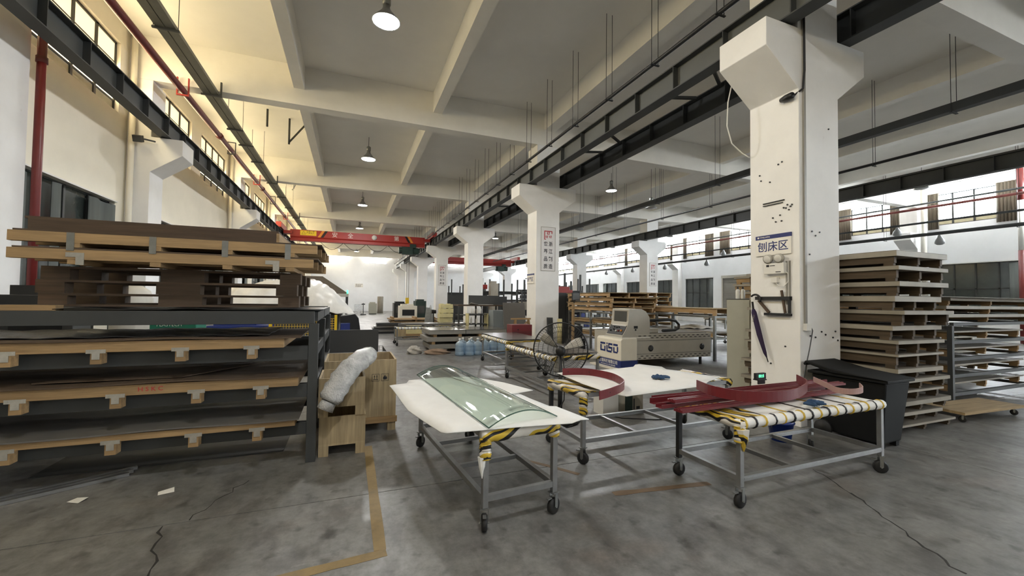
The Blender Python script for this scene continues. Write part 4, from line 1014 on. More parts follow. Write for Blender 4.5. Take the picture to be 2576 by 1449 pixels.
# stylised logo
lg = MB(); X_ = cx0-.002
def lbar(y0, y1, z0, z1): lg.box(X_-.003, min(y0,y1), z0, X_, max(y0,y1), z1)
y = 8.62; zt, zb = .57, .36
lbar(y, y-.2, zt-.045, zt); lbar(y, y-.05, zb, zt-.06); lbar(y-.05, y-.17, zb, zb+.04); lbar(y-.17, y-.215, zb, zt-.085)
lbar(y-.255, y-.30, zt-.03, zt); lbar(y-.255, y-.30, zb, zt-.06); lbar(y-.30, y-.46, zb-.01, zb+.035)
lbar(y-.33, y-.49, zt-.045, zt); lbar(y-.33, y-.37, zt-.1, zt-.045); lbar(y-.33, y-.49, zt-.13, zt-.085); lbar(y-.45, y-.49, zb+.035, zt-.13)
lbar(y-.53, y-.70, zt-.045, zt); lbar(y-.53, y-.575, zb, zt-.08); lbar(y-.67, y-.715, zb+.03, zt-.06); lbar(y-.575, y-.69, zb, zb+.035)
lg.build('maker_logo', mBLUE, t)
prof = [(5.83,.73),(5.83,.77),(5.90,.86),(5.965,.98),(6.0,1.1),(6.02,1.36),(6.04,1.385),(6.38,1.385),(6.5,1.33),(6.6,1.2),(6.62,1.05),(6.6,.73)]
cs = MB().prism(prof, 'y', 7.86, 8.52).build('console', mGREYM, t, bevel=.006)
MB().prism([(5.995,1.03),(6.0,1.025),(6.02,1.345),(6.013,1.35)], 'y', 7.9, 8.44).build('screen_bezel', mPANELE, cs)
MB().prism([(5.993,1.05),(5.9945,1.05),(6.0125,1.33),(6.01,1.33)], 'y', 7.93, 8.41).build('screen', mSCREEN, cs)
MB().prism([(5.835,.785),(5.84,.78),(5.972,.995),(5.965,1.0)], 'y', 7.88, 8.49).build('button_panel', mBLACKP, cs)
MB().prism([(5.955,.985),(5.965,.98),(6.0,1.03),(5.99,1.035)], 'y', 7.9, 8.44).build('white_strip', mWHITEP, cs)
for i, (yy, u, m, r_) in enumerate(((8.38,.35,mRUBBER,.02),(8.28,.5,mRUBBER,.016),(8.2,.72,mRUBBER,.014),(8.12,.75,mRUBBER,.014),(8.16,.35,mWHITEP,.022),(8.08,.38,mRED,.022),(7.98,.42,mORANGE,.024),(8.3,.75,mRUBBER,.014))):
    px, pz = 5.835+.13*u, .785+.215*u; MB().cyl((px+.002,yy,pz), (px-.02,yy,pz+.012), r_, 10).build('button', m, cs, smooth=True)
MB().box(5.80, 7.84, .706, 6.6, 8.54, .7299).build('console_base', mWHITEP, t)
MB().box(6.15,7.857,.93,6.26,7.8599,.99).cyl((6.2,7.855,.9), (6.2,7.8599,.9), .022, 12).build('side_socket', mBLACKP, cs)
bx0, bx1, by0, by1 = 6.21, 8.52, 7.85, 9.6
bed = MB().box(bx0, by0, .2, bx1, by1, .79).build('bed', mGREYM, t, bevel=.008)
for z in (.33, .64): MB().box(bx0+.02, by0-.004, z, bx1-.02, by0-.0005, z+.006).build('seam_line', mSTEEL, bed)
SLOT = MB().box(-.036,-.004,-.008,.036,-.0005,.008).mesh('slot', mDARKST)
for z, off in ((.755,0), (.71,.07), (.285,.07), (.235,0)):
    for i in range(15): inst('slot', SLOT, bed, (bx0+.1+off+i*.148, by0, z))
for x in (bx0+.42, bx1-.3):
    v = MB().cyl((x, by0-.008, .46), (x, by0-.0005, .46), .075, 20).build('vent_ring', mBLACKP, bed, smooth=True)
    MB().cyl((x, by0-.011, .46), (x, by0-.0082, .46), .04, 16).build('vent_grille', mSTEEL, v)
for x in (bx0+.15, bx1-.2):
    for yy in (by0+.15, by1-.15): MB().cyl((x,yy,0), (x,yy,.1999), .035, 10).build('levelling_foot', mDARKST, t)
MB().box(bx0+.03, by0+.05, .7905, bx1-.1, by1-.05, .815).build('table_deck', mPANEL, bed)
MB().box(6.62,7.95,.82,6.95,9.5,.92).box(6.64,8.6,.92,6.9,9.4,1.2).build('gantry', mGREYM, t, bevel=.01)
MB().tube([(6.62,8.1,1.1), (6.9,8.1,1.11), (7.4,8.1,1.12), (7.62,8.1,1.09), (7.72,8.1,1.0), (7.7,8.1,.9), (7.6,8.1,.86), (7.2,8.1,.85)], .035, 8).build('cable_chain', mBLACKP, t)

# ================================================================== CABINET AND BIN BY THE COLUMN
t = thing('steel_cabinet', 'tall dusty grey-green steel cabinet behind the near column', 'cabinet', (6.55, 5.2, 0))
MB().box(0,0,0,.5,.47,1.62).build('cabinet_body', mCAB, t, bevel=.004)
MB().box(-.004,-.006,1.62,.504,.474,1.635).build('cabinet_top', mSTEEL, t)
MB().box(.02,-.014,.03,.24,-.001,1.6).build('door', mCAB, t); MB().box(.26,-.014,.03,.48,-.001,1.6).build('door', mCAB, t)
for i, (x, y) in enumerate(((6.63, 5.5), (6.66, 5.42))):
    q = thing('spray_bottle', 'white spray can standing on the tall grey-green cabinet', 'bottle', (x, y, 1.6351), group='spray cans on the cabinet')
    MB().lathe([(.033,0),(.035,.01),(.035,.15),(.03,.17),(.012,.18)], n=14).build('can', mWHITEP, q, smooth=True); MB().lathe([(.014,.18),(.016,.185),(.016,.21),(.008,.222)], n=10).build('cap', mBLACKP, q, smooth=True)
t = thing('wheelie_bin', 'large charcoal wheelie bin squeezed between table and column', 'bin', (5.33, 2.62, 0), .04)
def taper(z0, z1, a, b_): # a,b_: (x0,y0,x1,y1) at z0,z1
    return MB().add([(a[0],a[1],z0),(a[2],a[1],z0),(a[2],a[3],z0),(a[0],a[3],z0),(b_[0],b_[1],z1),(b_[2],b_[1],z1),(b_[2],b_[3],z1),(b_[0],b_[3],z1)], [(0,3,2,1),(4,5,6,7),(0,1,5,4),(1,2,6,5),(2,3,7,6),(3,0,4,7)])
taper(.05, .72, (.03,.06,.42,.66), (-.02,.0,.48,.74)).build('bin_body', mBIN, t, bevel=.02)
MB().box(-.05,-.03,.7205,.51,.77,.755).build('rim', mBIN, t, bevel=.008)
MB().prism([(-.04,.757),(.2,.775),(.45,.80),(.78,.865),(.8,.84),(.5,.757)], 'x', -.07, .53).build('lid', mBIN, t, bevel=.012)
MB().cyl((-.04,.8,.82), (.5,.8,.82), .018, 8).build('handle_bar', mBIN, t)
for x in (-.0, .42): MB().cyl((x-.03,.62,.09), (x+.03,.62,.09), .09, 16).build('wheel', mRUBBER, t, smooth=True)
for x in (.08, .36): MB().box(x-.03,.07,0,x+.03,.13,.06).build('foot', mBIN, t)

# ================================================================== STACKS OF BOARDS
def board_pallet(x0, x1, y0, y1, z, h, label, group=None, top=mPANEL, edge=mPANELE, tim=mWOODY, tth=.03, nblk=3, film=False):
    """timber bearers along Y, blocks under, panel pack on top"""
    t = thing('board_pallet', label, 'pallet', (x0, y0, z), group=group); w, d = x1-x0, y1-y0; hb = h-tth
    for i in range(nblk):
        x = .03+(w-.11)*i/(nblk-1)
        MB().box(x, .04, hb*.3, x+.05, d-.04, hb-.0005).build('bearer', tim, t)
        for y in (.05, d/2-.05, d-.15): MB().box(x, y, 0, x+.05, y+.1, hb*.3-.0005).build('block', tim, t)
    MB().box(0, 0, hb, w, d, h-.006).build('panel_pack', edge, t)
    MB().box(.002, .002, h-.0059, w-.002, d-.002, h-.0005).build('top_panel', top, t)
    return t
zz = 0.0; hs = [.11,.125,.14,.13,.14,.13,.18,.17,.18,.19,.18,.18,.19,.19]
words = ['first', 'second', 'third', 'fourth', 'fifth', 'sixth', 'seventh', 'eighth', 'ninth', 'tenth', 'eleventh', 'twelfth', 'thirteenth', 'topmost']
for i, h in enumerate(hs):
    j = random.Random(50+i); ex = .12 if i in (0, 2, 4) else 0
    board_pallet(6.2+j.uniform(-.03,.05), 7.25+j.uniform(-.05,.09)+ex, 2.93+j.uniform(-.05,.05), 4.95+j.uniform(-.1,.1), zz, h,
        '%s board pallet %s in the tall stack beside the near column' % (words[i], 'from the floor' if i < 13 else 'of all'), 'board pallets stacked by the near column', tth=(.03, .045, .055)[i % 3] if i < 8 else (.05, .07, .06)[i % 3], tim=mWOODG, top=mPANELD).rotation_euler = (0, 0, j.uniform(-.018, .018))
    zz += h
# racks with boards right of the stack
t = thing('panel_rack', 'steel rack of stacked boards beyond the tall board stack', 'rack', (8.62, 3.42, 0))
for x in (0, 2.6):
    for y in (0, 1.7): MB().box(x-.03,y-.03,0.0,x+.03,y+.03,1.249).build('post', mSTEEL, t)
for z in (.22, .5, .76, 1.02, 1.3):
    for y in (0, 1.7): MB().box(.031,y-.025,z-.05,2.569,y+.025,z).build('beam', mSTEEL, t)
    for x in (0, 2.6): MB().box(x-.025,.031,z-.05,x+.025,1.669,z).build('side_beam', mSTEEL, t)
for i, z in enumerate((.22, .5, .76, 1.02)):
    board_pallet(8.7+.1*(i % 2), 11.1, 3.46, 5.0, z+.001, .14, '%s framed board on the rack beyond the tall board stack' % ('lowest', 'second lowest', 'third lowest', 'fourth lowest')[i], 'framed boards on the right rack', tth=.025)
for i in range(3): board_pallet(8.35+.12*i, 11.3, 3.4, 5.1, 1.301+i*.13, .129, '%s pallet lying above the frame of the right rack' % ('lower', 'middle', 'upper')[i], 'pallets on the right rack', tth=.05)
o = MB().box(7.45,3.3,1.705,11.2,4.3,1.712).build('thin_board', mPANELE, loc=(0,0,-.01)); o.location.z = -.014; tag(o, 'long thin pale board reaching out over the right rack', 'board')
t = thing('flat_cart', 'low wooden flat cart on small casters in front of the right rack', 'cart', (8.3, 3.06, 0), -.05)
MB().box(-.72,-.22,.115,.72,.26,.15).build('deck', mPLY, t)
for x in (-.62, .62):
    for y in (-.15, .19):
        f = inst('caster', FK, t, (x, y, .042), .5); f.scale = (.7,.7,.7); inst('wheel', WH, f)
# ================================================================== SECOND BAY: RACKS AND PILES
def steel_rack(x0, x1, y0, y1, zs, ztop, label):
    t = thing('storage_rack', label, 'rack', (x0, y0, 0)); w, d = x1-x0, y1-y0
    for x in (0, w):
        for y in (0, d/2, d): MB().box(x-.03,y-.03,0,x+.03,y+.03,ztop).build('post', mGALV, t)
    for z in zs:
        for x in (0, w): MB().box(x-.022,.031,z-.05,x+.022,d-.031,z).build('long_beam', mGALV, t)
        for y in (0, d): MB().box(.031,y-.022,z-.05,w-.031,y+.022,z).build('short_beam', mGALV, t)
    return t
steel_rack(7.37, 8.85, 10.2, 13.05, (.4, .82, 1.22), 1.22, 'galvanised rack holding pine pallets behind the CNC router')
for i, (z, n) in enumerate(((.401, 'lowest'), (.821, 'middle'))):
    board_pallet(7.42, 8.8, 10.26, 12.9, z, .15, '%s pine pallet inside the galvanised rack' % n, 'pallets in the galvanised rack', top=mPLY, edge=mPLY, tth=.02)
for i, n in enumerate(('first', 'second', 'third', 'fourth')):
    board_pallet(7.3-.08*(i % 2), 8.78+.14*(i % 3), 10.2+.07*i, 13.1-.1*(i % 2), 1.221+i*.153, .152, '%s pine pallet piled over the galvanised rack' % n, 'pine pallets piled over the galvanised rack', top=mPLYD, edge=mPLY, tth=.02, tim=mWOODL)
steel_rack(9.06, 10.56, 8.22, 11.28, (.62, 1.2), 1.2, 'low galvanised rack with two long pine pallets beside the CNC router')
board_pallet(9.12, 10.5, 8.3, 11.2, .621, .15, 'lower long pine pallet of the low galvanised rack', top=mPANEL, edge=mPANELE, tth=.05, tim=mWOODL)
board_pallet(9.15, 10.45, 8.25, 11.3, 1.201, .2, 'upper long pine pallet of the low galvanised rack', top=mPLY, edge=mPLY, tth=.02, tim=mWOODL)
o = MB().sheet(lambda u, v: (9.35+.9*u, 9.2+.9*v, .80+.09*math.sin(PI*u)*math.sin(PI*v)+.02*math.sin(u*14+v*9)), 16, 12, .01).build('folded_cover', mPLASTIC, smooth=True); tag(o, 'folded pale cover lying on the lower long pallet', 'cover')
for i in range(11):
    board_pallet(10.9+.12*math.sin(i*2.1), 12.6+.1*math.cos(i*1.7), 13.6+.06*math.sin(i), 15.6, i*.176, .175, 'pale pine pallet in the tall pile in front of the far poster column', 'pine pallets in the far pile', top=mPLY, edge=mPLY, tth=.022, tim=mWOODL)
for i in range(12):
    board_pallet(8.55+.04*math.sin(i*2.3), 9.55, 6.05+.05*math.cos(i*1.9), 7.2, i*.182, .181, 'small pine pallet in the pile behind the steel cabinet', 'pallets behind the steel cabinet', top=mPLY, edge=mPANELE, tth=.05)
o = MB().box(8.9,5.9,0,9.35,5.94,2.2).build('cardboard_sheet', mCARD); o.location.x = .0; tag(o, 'tall cardboard sheet standing against the pallets behind the cabinet', 'cardboard')
# grey cabinet with red tray on top
t = thing('grey_machine_cabinet', 'dark grey cabinet with red trays on top behind the second column', 'cabinet', (7.0, 13.35, 0))
MB().box(0,0,0,.75,.8,1.85).build('cabinet_body', mDKPANEL, t, bevel=.006); MB().box(.02,-.02,.05,.36,-.001,1.8).box(.39,-.02,.05,.73,-.001,1.8).build('door', mDKPANEL, t)
MB().box(.0,.05,1.8505,.7,.75,1.96).box(.06,.1,1.96,.6,.7,2.08).build('red_tray', mCRANE, t)
# timber post, monitor
t = thing('monitor_stand', 'small dark monitor on an orange timber post', 'monitor', (5.88, 10.2, 0))
MB().box(-.03,-.03,0,.03,.03,1.5).build('post', mWOODX, t); MB().box(-.2,-.2,0,.2,.2,.02).build('foot_plate', mDARKST, t)
MB().bar((0,0,1.45), (.06,-.04,1.62), .03, .03).build('arm', mDARKST, t)
s = MB().box(-.08,-.09,1.57,.17,-.05,1.79).build('monitor_housing', mBLACKP, t, bevel=.006); MB().box(-.06,-.093,1.6,.15,-.0905,1.77).build('screen', mSCREEN, s)
# clutter in front of column two
o = MB().bar((5.75,11.32,0.002), (5.78,11.46,1.03), .2, .02, up=(0,1,0)).build('leaning_board', mSTEEL); tag(o, 'narrow dark board leaning on the second column', 'board')
t = thing('mesh_roll', 'pale yellow wrapped roll standing by the second column', 'roll', (6.02, 11.25, 0))
MB().cyl((0,0,0), (0,0,1.0), .075, 16).build('roll_body', mYCREAM, t, smooth=True)
for i in range(12): MB().tube([(.077*math.cos(a),.077*math.sin(a),.05+.055*i) for a in [2*PI*k/16 for k in range(16)]], .004, 4, closed=True).build('roll_cord', mCARD, t)
t = thing('black_screen', 'black flat screen standing on a low crate by the second column', 'screen', (6.35, 10.85, 0))
MB().box(-.25,-.15,0,.25,.15,.42).build('low_crate', mDARKST, t); MB().box(-.22,-.03,.4201,.22,.02,.80).build('screen_panel', mBLACKP, t, bevel=.006)
t = thing('maroon_box', 'maroon metal box on a timber stool beside the second column', 'box', (4.3, 10.35, 0))
for x in (-.26, .26):
    for y in (-.2, .2): MB().box(x-.02,y-.02,0,x+.02,y+.02,.56).build('stool_leg', mWOODX, t)
MB().box(-.3,-.24,.5605,.3,.24,.59).build('stool_top', mWHITEP, t)
MB().box(-.29,-.2,.5905,.29,.2,.9).build('box_body', mMAROON, t, bevel=.006)
for z in (.66, .7): MB().box(-.29,-.204,z,.29,-.2005,z+.008).build('groove', mDARKST, t)
MB().cyl((-.12,-.206,.77), (-.12,-.2005,.77), .02, 10).build('knob', mBLACKP, t)
t = thing('timber_trestle', 'pine timber trestle in front of the dark leaning board', 'trestle', (4.7, 11.25, 0), .1)
MB().box(-.3,-.02,.98,.35,.04,1.03).build('top_bar', mWOODX, t)
for x, s in ((-.15, -1), (.28, 1)): MB().bar((x, 0, .979), (x+.1*s, -.12, 0.01), .05, .05).bar((x, .03, .979), (x+.1*s, .2, 0.01), .05, .05).build('trestle_leg', mWOODX, t)
MB().bar((-.16,-.05,.6), (.25,-.02,.93), .04, .04).build('brace', mWOODX, t)
o = MB().bar((5.08,12.5,.002), (5.08,12.75,1.47), .78, .02, up=(0,1,0)).build('dark_board', mGPANEL); tag(o, 'large dark grey board standing beside the second column', 'board')
t = thing('steel_locker', 'blue-grey steel locker beside the bench shelves', 'cabinet', (4.75, 13.9, 0))
MB().box(0,0,0,.5,.5,1.18).build('locker_body', mLOCK, t, bevel=.005); MB().box(.02,-.015,.03,.48,-.001,1.15).build('locker_door', mLOCK, t); MB().box(.4,-.03,.6,.43,-.016,.7).build('handle', mDARKST, t)
# bench with shelves
t = thing('work_bench', 'dark workbench with shelves and bottles behind the grey panel stack', 'bench', (3.75, 15.0, 0))
MB().box(0,0,1.31,1.8,.8,1.36).build('bench_top', mPLYD, t)
for x in (.03, .9, 1.75):
    for y in (.03, .75): MB().box(x-.03,y-.03,0,x+.03,y+.03,1.3099).build('leg', mSTEEL, t)
for z in (.25, .6, .95): MB().box(.06,.06,z,1.72,.72,z+.03).build('shelf', mSTEEL, t)
MB().box(.5,.35,1.3605,1.75,.4,1.72).build('back_board', mDKPANEL, t)
o = MB().sheet(lambda u, v: (4.25+.9*u, 15.05+.28*v, 1.369+.2*max(0, .35-u)*(1-v)), 10, 4, .006).build('curled_sheet', mPAPER); tag(o, 'curled white sheet lying on the workbench', 'sheet')
t = thing('shelf_unit', 'low pale shelf unit with small bottles in front of the workbench', 'shelf', (3.95, 14.3, 0))
for x in (0, .72): MB().box(x,0,0,x+.03,.4,1.05).build('side_panel', mYCREAM, t)
for z in (.05, .35, .65, 1.02): MB().box(.0301,0,z,.7199,.4,z+.025).build('shelf', mSTEEL, t)
BOT = MB().lathe([(.03,0),(.035,.02),(.035,.16),(.015,.2),(.015,.24),(0,.245)], n=10).mesh('small_bottle', mWHITEP, True)
for i, (x, z) in enumerate(((4.12,1.0455),(4.22,1.0455),(4.33,1.0455),(4.45,1.0455),(4.1,.6755),(4.3,.6755),(4.5,.3755),(4.2,.3755))):
    o = inst('small_bottle', BOT, None, (x, 14.45, z)); tag(o, 'small white bottle standing on the pale shelf unit', 'bottle', 'bottles on the pale shelf unit')
# ---- stacked grey panels
PK = ((2.2, 4.62, .0), (2.12, 4.6, .21), (2.18, 4.64, .42))
for i, (x0, x1, z) in enumerate(PK):
    t = thing('panel_bundle', '%s grey panel bundle of the low stack behind the water bottles' % ('bottom', 'middle', 'top')[i], 'panels', (x0, 12.15+.05*i, z))
    w = x1-x0
    for x in (.15, w*.37, w*.63, w-.3):
        MB().box(x,.02,0,x+.1,1.25,.08).build('timber_bearer', mWOODY, t)
    MB().box(0,0,.0805,w*.46,1.3,.2085).build('panel_pack', mPANEL, t, bevel=.004)
    MB().box(w*.465,0,.0805,w,1.3,.2085).build('panel_pack', mPANEL, t, bevel=.004)
    if i == 2: MB().box(.05,-.02,.2086,w,1.32,.213).build('metal_top_sheet', mSHEET, t)
# ---- water bottles
bp = [(.0,0),(.12,0),(.13,.015),(.13,.1),(.122,.115),(.13,.13),(.13,.22),(.122,.235),(.13,.25),(.128,.31),(.09,.365),(.035,.39),(.03,.395),(.03,.44)]
WB = MB().lathe([p for p in bp], n=18).mesh('bottle_body', mPET, True); WC = MB().lathe([(.034,.43),(.036,.435),(.036,.465),(.03,.47)], n=14).mesh('bottle_cap', mWHITEP, True)
for i, (x, y) in enumerate(((2.86,11.2),(3.13,11.15),(3.39,11.22),(3.64,11.3),(3.9,11.4),(4.16,11.35),(3.02,11.47),(3.28,11.5),(4.42,11.75))):
    t = thing('water_bottle', 'large blue plastic water bottle on the floor by the grey panel stack', 'bottle', (x, y, 0), group='water bottles by the grey panel stack'); inst('bottle_body', WB, t); inst('bottle_cap', WC, t)
def sack(x, y, sx, sy, h, m, label):
    o = MB().add(*lump(sx, sy, h)).build('cloth_sack', m, loc=(x, y, 0), smooth=True); return tag(o, label, 'sack')
def lump(sx, sy, h, n=20, k=12, seed=3):
    R2 = random.Random(seed+int(sx*100)); vs = []; fs = []
    for i in range(k+1):
        a = PI/2*i/k
        for j in range(n):
            b = 2*PI*j/n; q = 1+.14*math.sin(3*b+i)+R2.uniform(-.05,.05)
            vs.append((sx*math.cos(a)**.6*math.cos(b)*q if i < k else 0, sy*math.cos(a)**.6*math.sin(b)*q if i < k else 0, max(0, h*math.sin(a)*(1+.15*math.sin(4*b+2*i)))))
    for i in range(k):
        for j in range(n): fs.append((i*n+j, i*n+(j+1) % n, (i+1)*n+(j+1) % n, (i+1)*n+j))
    fs.append(tuple(range(n-1,-1,-1)))
    return vs, fs
sack(1.72, 11.95, .2, .2, .2, mSACKW, 'pale crumpled sack on the floor beside the grey panel stack')
sack(2.32, 11.7, .36, .2, .13, mSACK, 'tan crumpled sack in front of the grey panel stack')
# ---- trolley tables, crates farther back
TX = table('wheeled table with grey profiles behind the grey panel stack', (3.5, 14.45), 0, 2.4, .8, .6, wraps=(('F', mFOAM),), leg=mGALV)
TX.location.x = 2.65; TX.location.y = 14.35
for i in range(4):
    o = MB().box(1.5+.1*i,14.05+.2*i,.662,3.8+.04*i,14.2+.2*i,.72).build('grey_profile', mSHEET); tag(o, 'long grey metal profile lying on the table behind the panel stack', 'metal profile', 'grey profiles on the trolley table')
crate(1.63, 2.02, 16.3, 16.7, 0, .08, .36, 'small pale wooden crate on the aisle floor')
t = thing('yellow_tool_box', 'pale olive metal box on a low pallet by the small crate', 'box', (2.4, 16.9, 0))
MB().box(-.35,-.2,.0,.35,.3,.16).build('low_pallet', mWOODX, t); MB().box(-.27,-.15,.1605,.3,.25,.47).build('box_body', mYCREAM, t)
for i in range(5): 
    o = MB().box(1.0+.1*math.sin(i*2), 18.9, i*.09, 2.3+.1*math.cos(i), 19.7, i*.09+.06).box(1.1,19.0,i*.09+.06,2.2,19.1,i*.09+.0895).box(1.1,19.5,i*.09+.06,2.2,19.6,i*.09+.0895).build('dark_sheet_stack', mSHEET if i % 2 else mDARKST); tag(o, 'dark metal sheet bundle on the aisle floor beyond the small crate', 'metal sheets', 'dark sheet bundles on the aisle floor')
for i in range(5):
    o = MB().box(1.8+.07*math.sin(i*3), 20.6+.0*i, i*.13, 4.2+.1*math.cos(i*2), 22.0, i*.13+.045).box(1.9,20.7,i*.13+.045,2.0,21.9,i*.13+.1295).box(3.0,20.7,i*.13+.045,3.1,21.9,i*.13+.1295).box(3.9,20.7,i*.13+.045,4.0,21.9,i*.13+.1295).build('timber_bundle', mWOODX); tag(o, 'pine timber bundle stacked in the aisle before the cream machine', 'timber', 'timber bundles in the aisle')
for i in range(7):
    j = random.Random(i)
    o = MB().box(3.55+j.uniform(-.04,.04), 17.3+j.uniform(-.05,.05), i*.195, 4.1+j.uniform(-.06,.06), 17.8, i*.195+.17).box(3.6,17.35,i*.195+.17,3.7,17.75,i*.195+.1945).box(3.9,17.35,i*.195+.17,4.0,17.75,i*.195+.1945).build('cream_part', mYCREAM); tag(o, 'pale cream foam block in the pile before the third column', 'block', 'cream block pile')
t = thing('small_pedestal_fan', 'small grey floor fan beside the cream block pile', 'fan', (3.2, 18.0, 0))
b = MB()
for r_ in (.08,.16,.24,.3): b.tube([(.06, r_*math.cos(a), 1.0+r_*math.sin(a)) for a in [2*PI*i/24 for i in range(24)]], .004, 4, closed=True)
for i in range(16): a = 2*PI*i/16; b.cyl((.06,0,1.0), (.06,.3*math.cos(a),1.0+.3*math.sin(a)), .003, 4)
b.build('guard', mGALV, t, kind='stuff'); MB().cyl((.08,0,1.0), (.3,0,1.0), .08, 12).build('motor', mBLACKP, t); MB().cyl((.2,0,0.03), (.2,0,.95), .025, 8).build('pole', mDARKST, t); MB().cyl((.2,0,0), (.2,0,.03), .2, 16).build('base', mDARKST, t)
# plates leaning on the third column
for i in range(2):
    o = MB().bar((3.25+.3*i, 19.15+.6*i, .002), (3.4+.3*i, 19.35+.6*i, 1.15-.1*i), .2, .02, up=(0,1,0)).build('leaning_plate', mGALV); tag(o, 'grey metal plate leaning in a sloping row beside the small fan', 'plate', 'leaning plates in the aisle')
# people-free far machines
def box_machine(name, label, x0, x1, y0, y1, h, m, top=None, cat='machine'):
    t = thing(name, label, cat, ((x0+x1)/2, y0, 0)); w = (x1-x0)/2; d = y1-y0
    MB().box(-w,0,.06,w,d,h).build('body', m, t, bevel=.01); MB().box(-w*.9,.03,0,w*.9,d-.03,.0599).build('plinth', mDARKST, t)
    MB().box(-w*.7,-.015,h*.35,w*.7,-.001,h*.75).build('front_panel', top or mSCREEN, t); MB().box(-w*.8,.05,h+.0005,w*.6,d*.7,h+.12).build('top_unit', m, t)
    return t
box_machine('punch_machine', 'cream box machine with a black framed window in the aisle', 3.2, 4.4, 29.5, 30.6, 1.05, mCREAM, mBLACKP)
box_machine('compressor', 'dark green compressor beside the cream box machine', 4.45, 5.2, 30.5, 31.8, 1.4, mDGREEN)
box_machine('dark_machine', 'black machine with rounded load at the end of the aisle', 3.2, 4.2, 33.5, 34.8, 1.2, mBLKFILM)
box_machine('grey_metal_case', 'grey-green metal case near the white end wall', 1.67, 2.4, 42, 43, 1.05, mCAB, mCAB, 'case')
o = MB().lathe([(.3,0),(.3,1.7),(.28,1.75),(0,1.75)], (2.9,45,0), 18).build('round_drum', mPANELE, smooth=True); tag(o, 'tall pale round drum by the white end wall', 'drum')
t = thing('hand_truck', 'thin dark hand truck standing by the white end wall', 'trolley', (1.1, 40, 0))
MB().cyl((0,0,.1), (0,.1,1.1), .03, 8).cyl((-.15,.1,1.0), (.15,.1,1.0), .05, 8).build('frame', mDARKST, t); MB().box(-.25,-.3,.02,.25,.1,.09).build('toe_plate', mDARKST, t)
t = thing('wire_trolley', 'pale wire trolley beside the white end wall', 'trolley', (.7, 40.5, 0)); b = MB()
for i in range(8): b.cyl((-.35+.1*i,0,.15), (-.35+.1*i,0,.95), .012, 4)
for i in range(6): b.cyl((-.35,0,.15+.16*i), (.35,0,.15+.16*i), .012, 4)
b.build('wire_panel', mGALV, t, kind='stuff'); MB().box(-.37,0,.1,.37,.6,.149).build('deck', mGALV, t)
for x in (-.3,.3):
    for y in (.05,.55): MB().cyl((x,y,0), (x,y,.0999), .04, 8).build('foot', mDARKST, t)
# bar racks between the columns
def bar_rack(x, y, n, label, H_=2.6):
    t = thing('bar_rack', label, 'rack', (x, y, 0)); R2 = random.Random(int(x*10+y))
    for i in range(n):
        MB().box(i*.9-.04,-.04,0,i*.9+.04,.04,H_+R2.uniform(-.2,.5)).build('upright', mSTEEL, t); MB().box(i*.9-.04,.9,0,i*.9+.04,.98,H_).build('upright', mSTEEL, t)
        for z in (.4,.9,1.4,1.9): MB().box(i*.9-.03,.041,z-.06,i*.9+.03,.899,z).build('arm', mSTEEL, t)
    for z in (.4,.9,1.4,1.9):
        b = MB()
        for k in range(7): b.cyl((-.3-R2.uniform(0,.3), .12+.11*k, z+.05), ((n-1)*.9+R2.uniform(.1,.5), .12+.11*k, z+.05), .045, 6)
        for k in range(4): b.cyl((-.2-R2.uniform(0,.3), .2+.13*k, z+.14), ((n-1)*.9+R2.uniform(-.2,.5), .2+.13*k, z+.14), .05, 6)
        b.build('bar_bundle', (mGALV, mDARKST, mSHEET, mSTEEL)[int(z*2) % 4], t, kind='stuff')
    return t
bar_rack(6.9, 23.5, 5, 'tall bar rack of metal sections behind the third column')
bar_rack(7.2, 31.0, 5, 'tall bar rack of metal sections behind the poster column')
bar_rack(8.2, 18.2, 4, 'tall bar rack of metal sections behind the workbench')
bar_rack(11.5, 24.0, 5, 'tall bar rack of metal sections near the far column row')
box_machine('control_cabinet', 'tall pale control cabinet on the bench side of the bar rack', 6.7, 7.1, 20.0, 20.4, 2.4, mPANELE, mPANELE, 'cabinet')
box_machine('press_machine', 'dark machine with red hood behind the workbench', 5.9, 6.7, 20.6, 21.6, 2.0, mSTEEL, mSTEEL); 
o = MB().box(5.95,20.6,2.1205,6.7,21.4,2.35).build('red_hood', mCRANE); tag(o, 'red hood on top of the dark machine behind the workbench', 'hood')
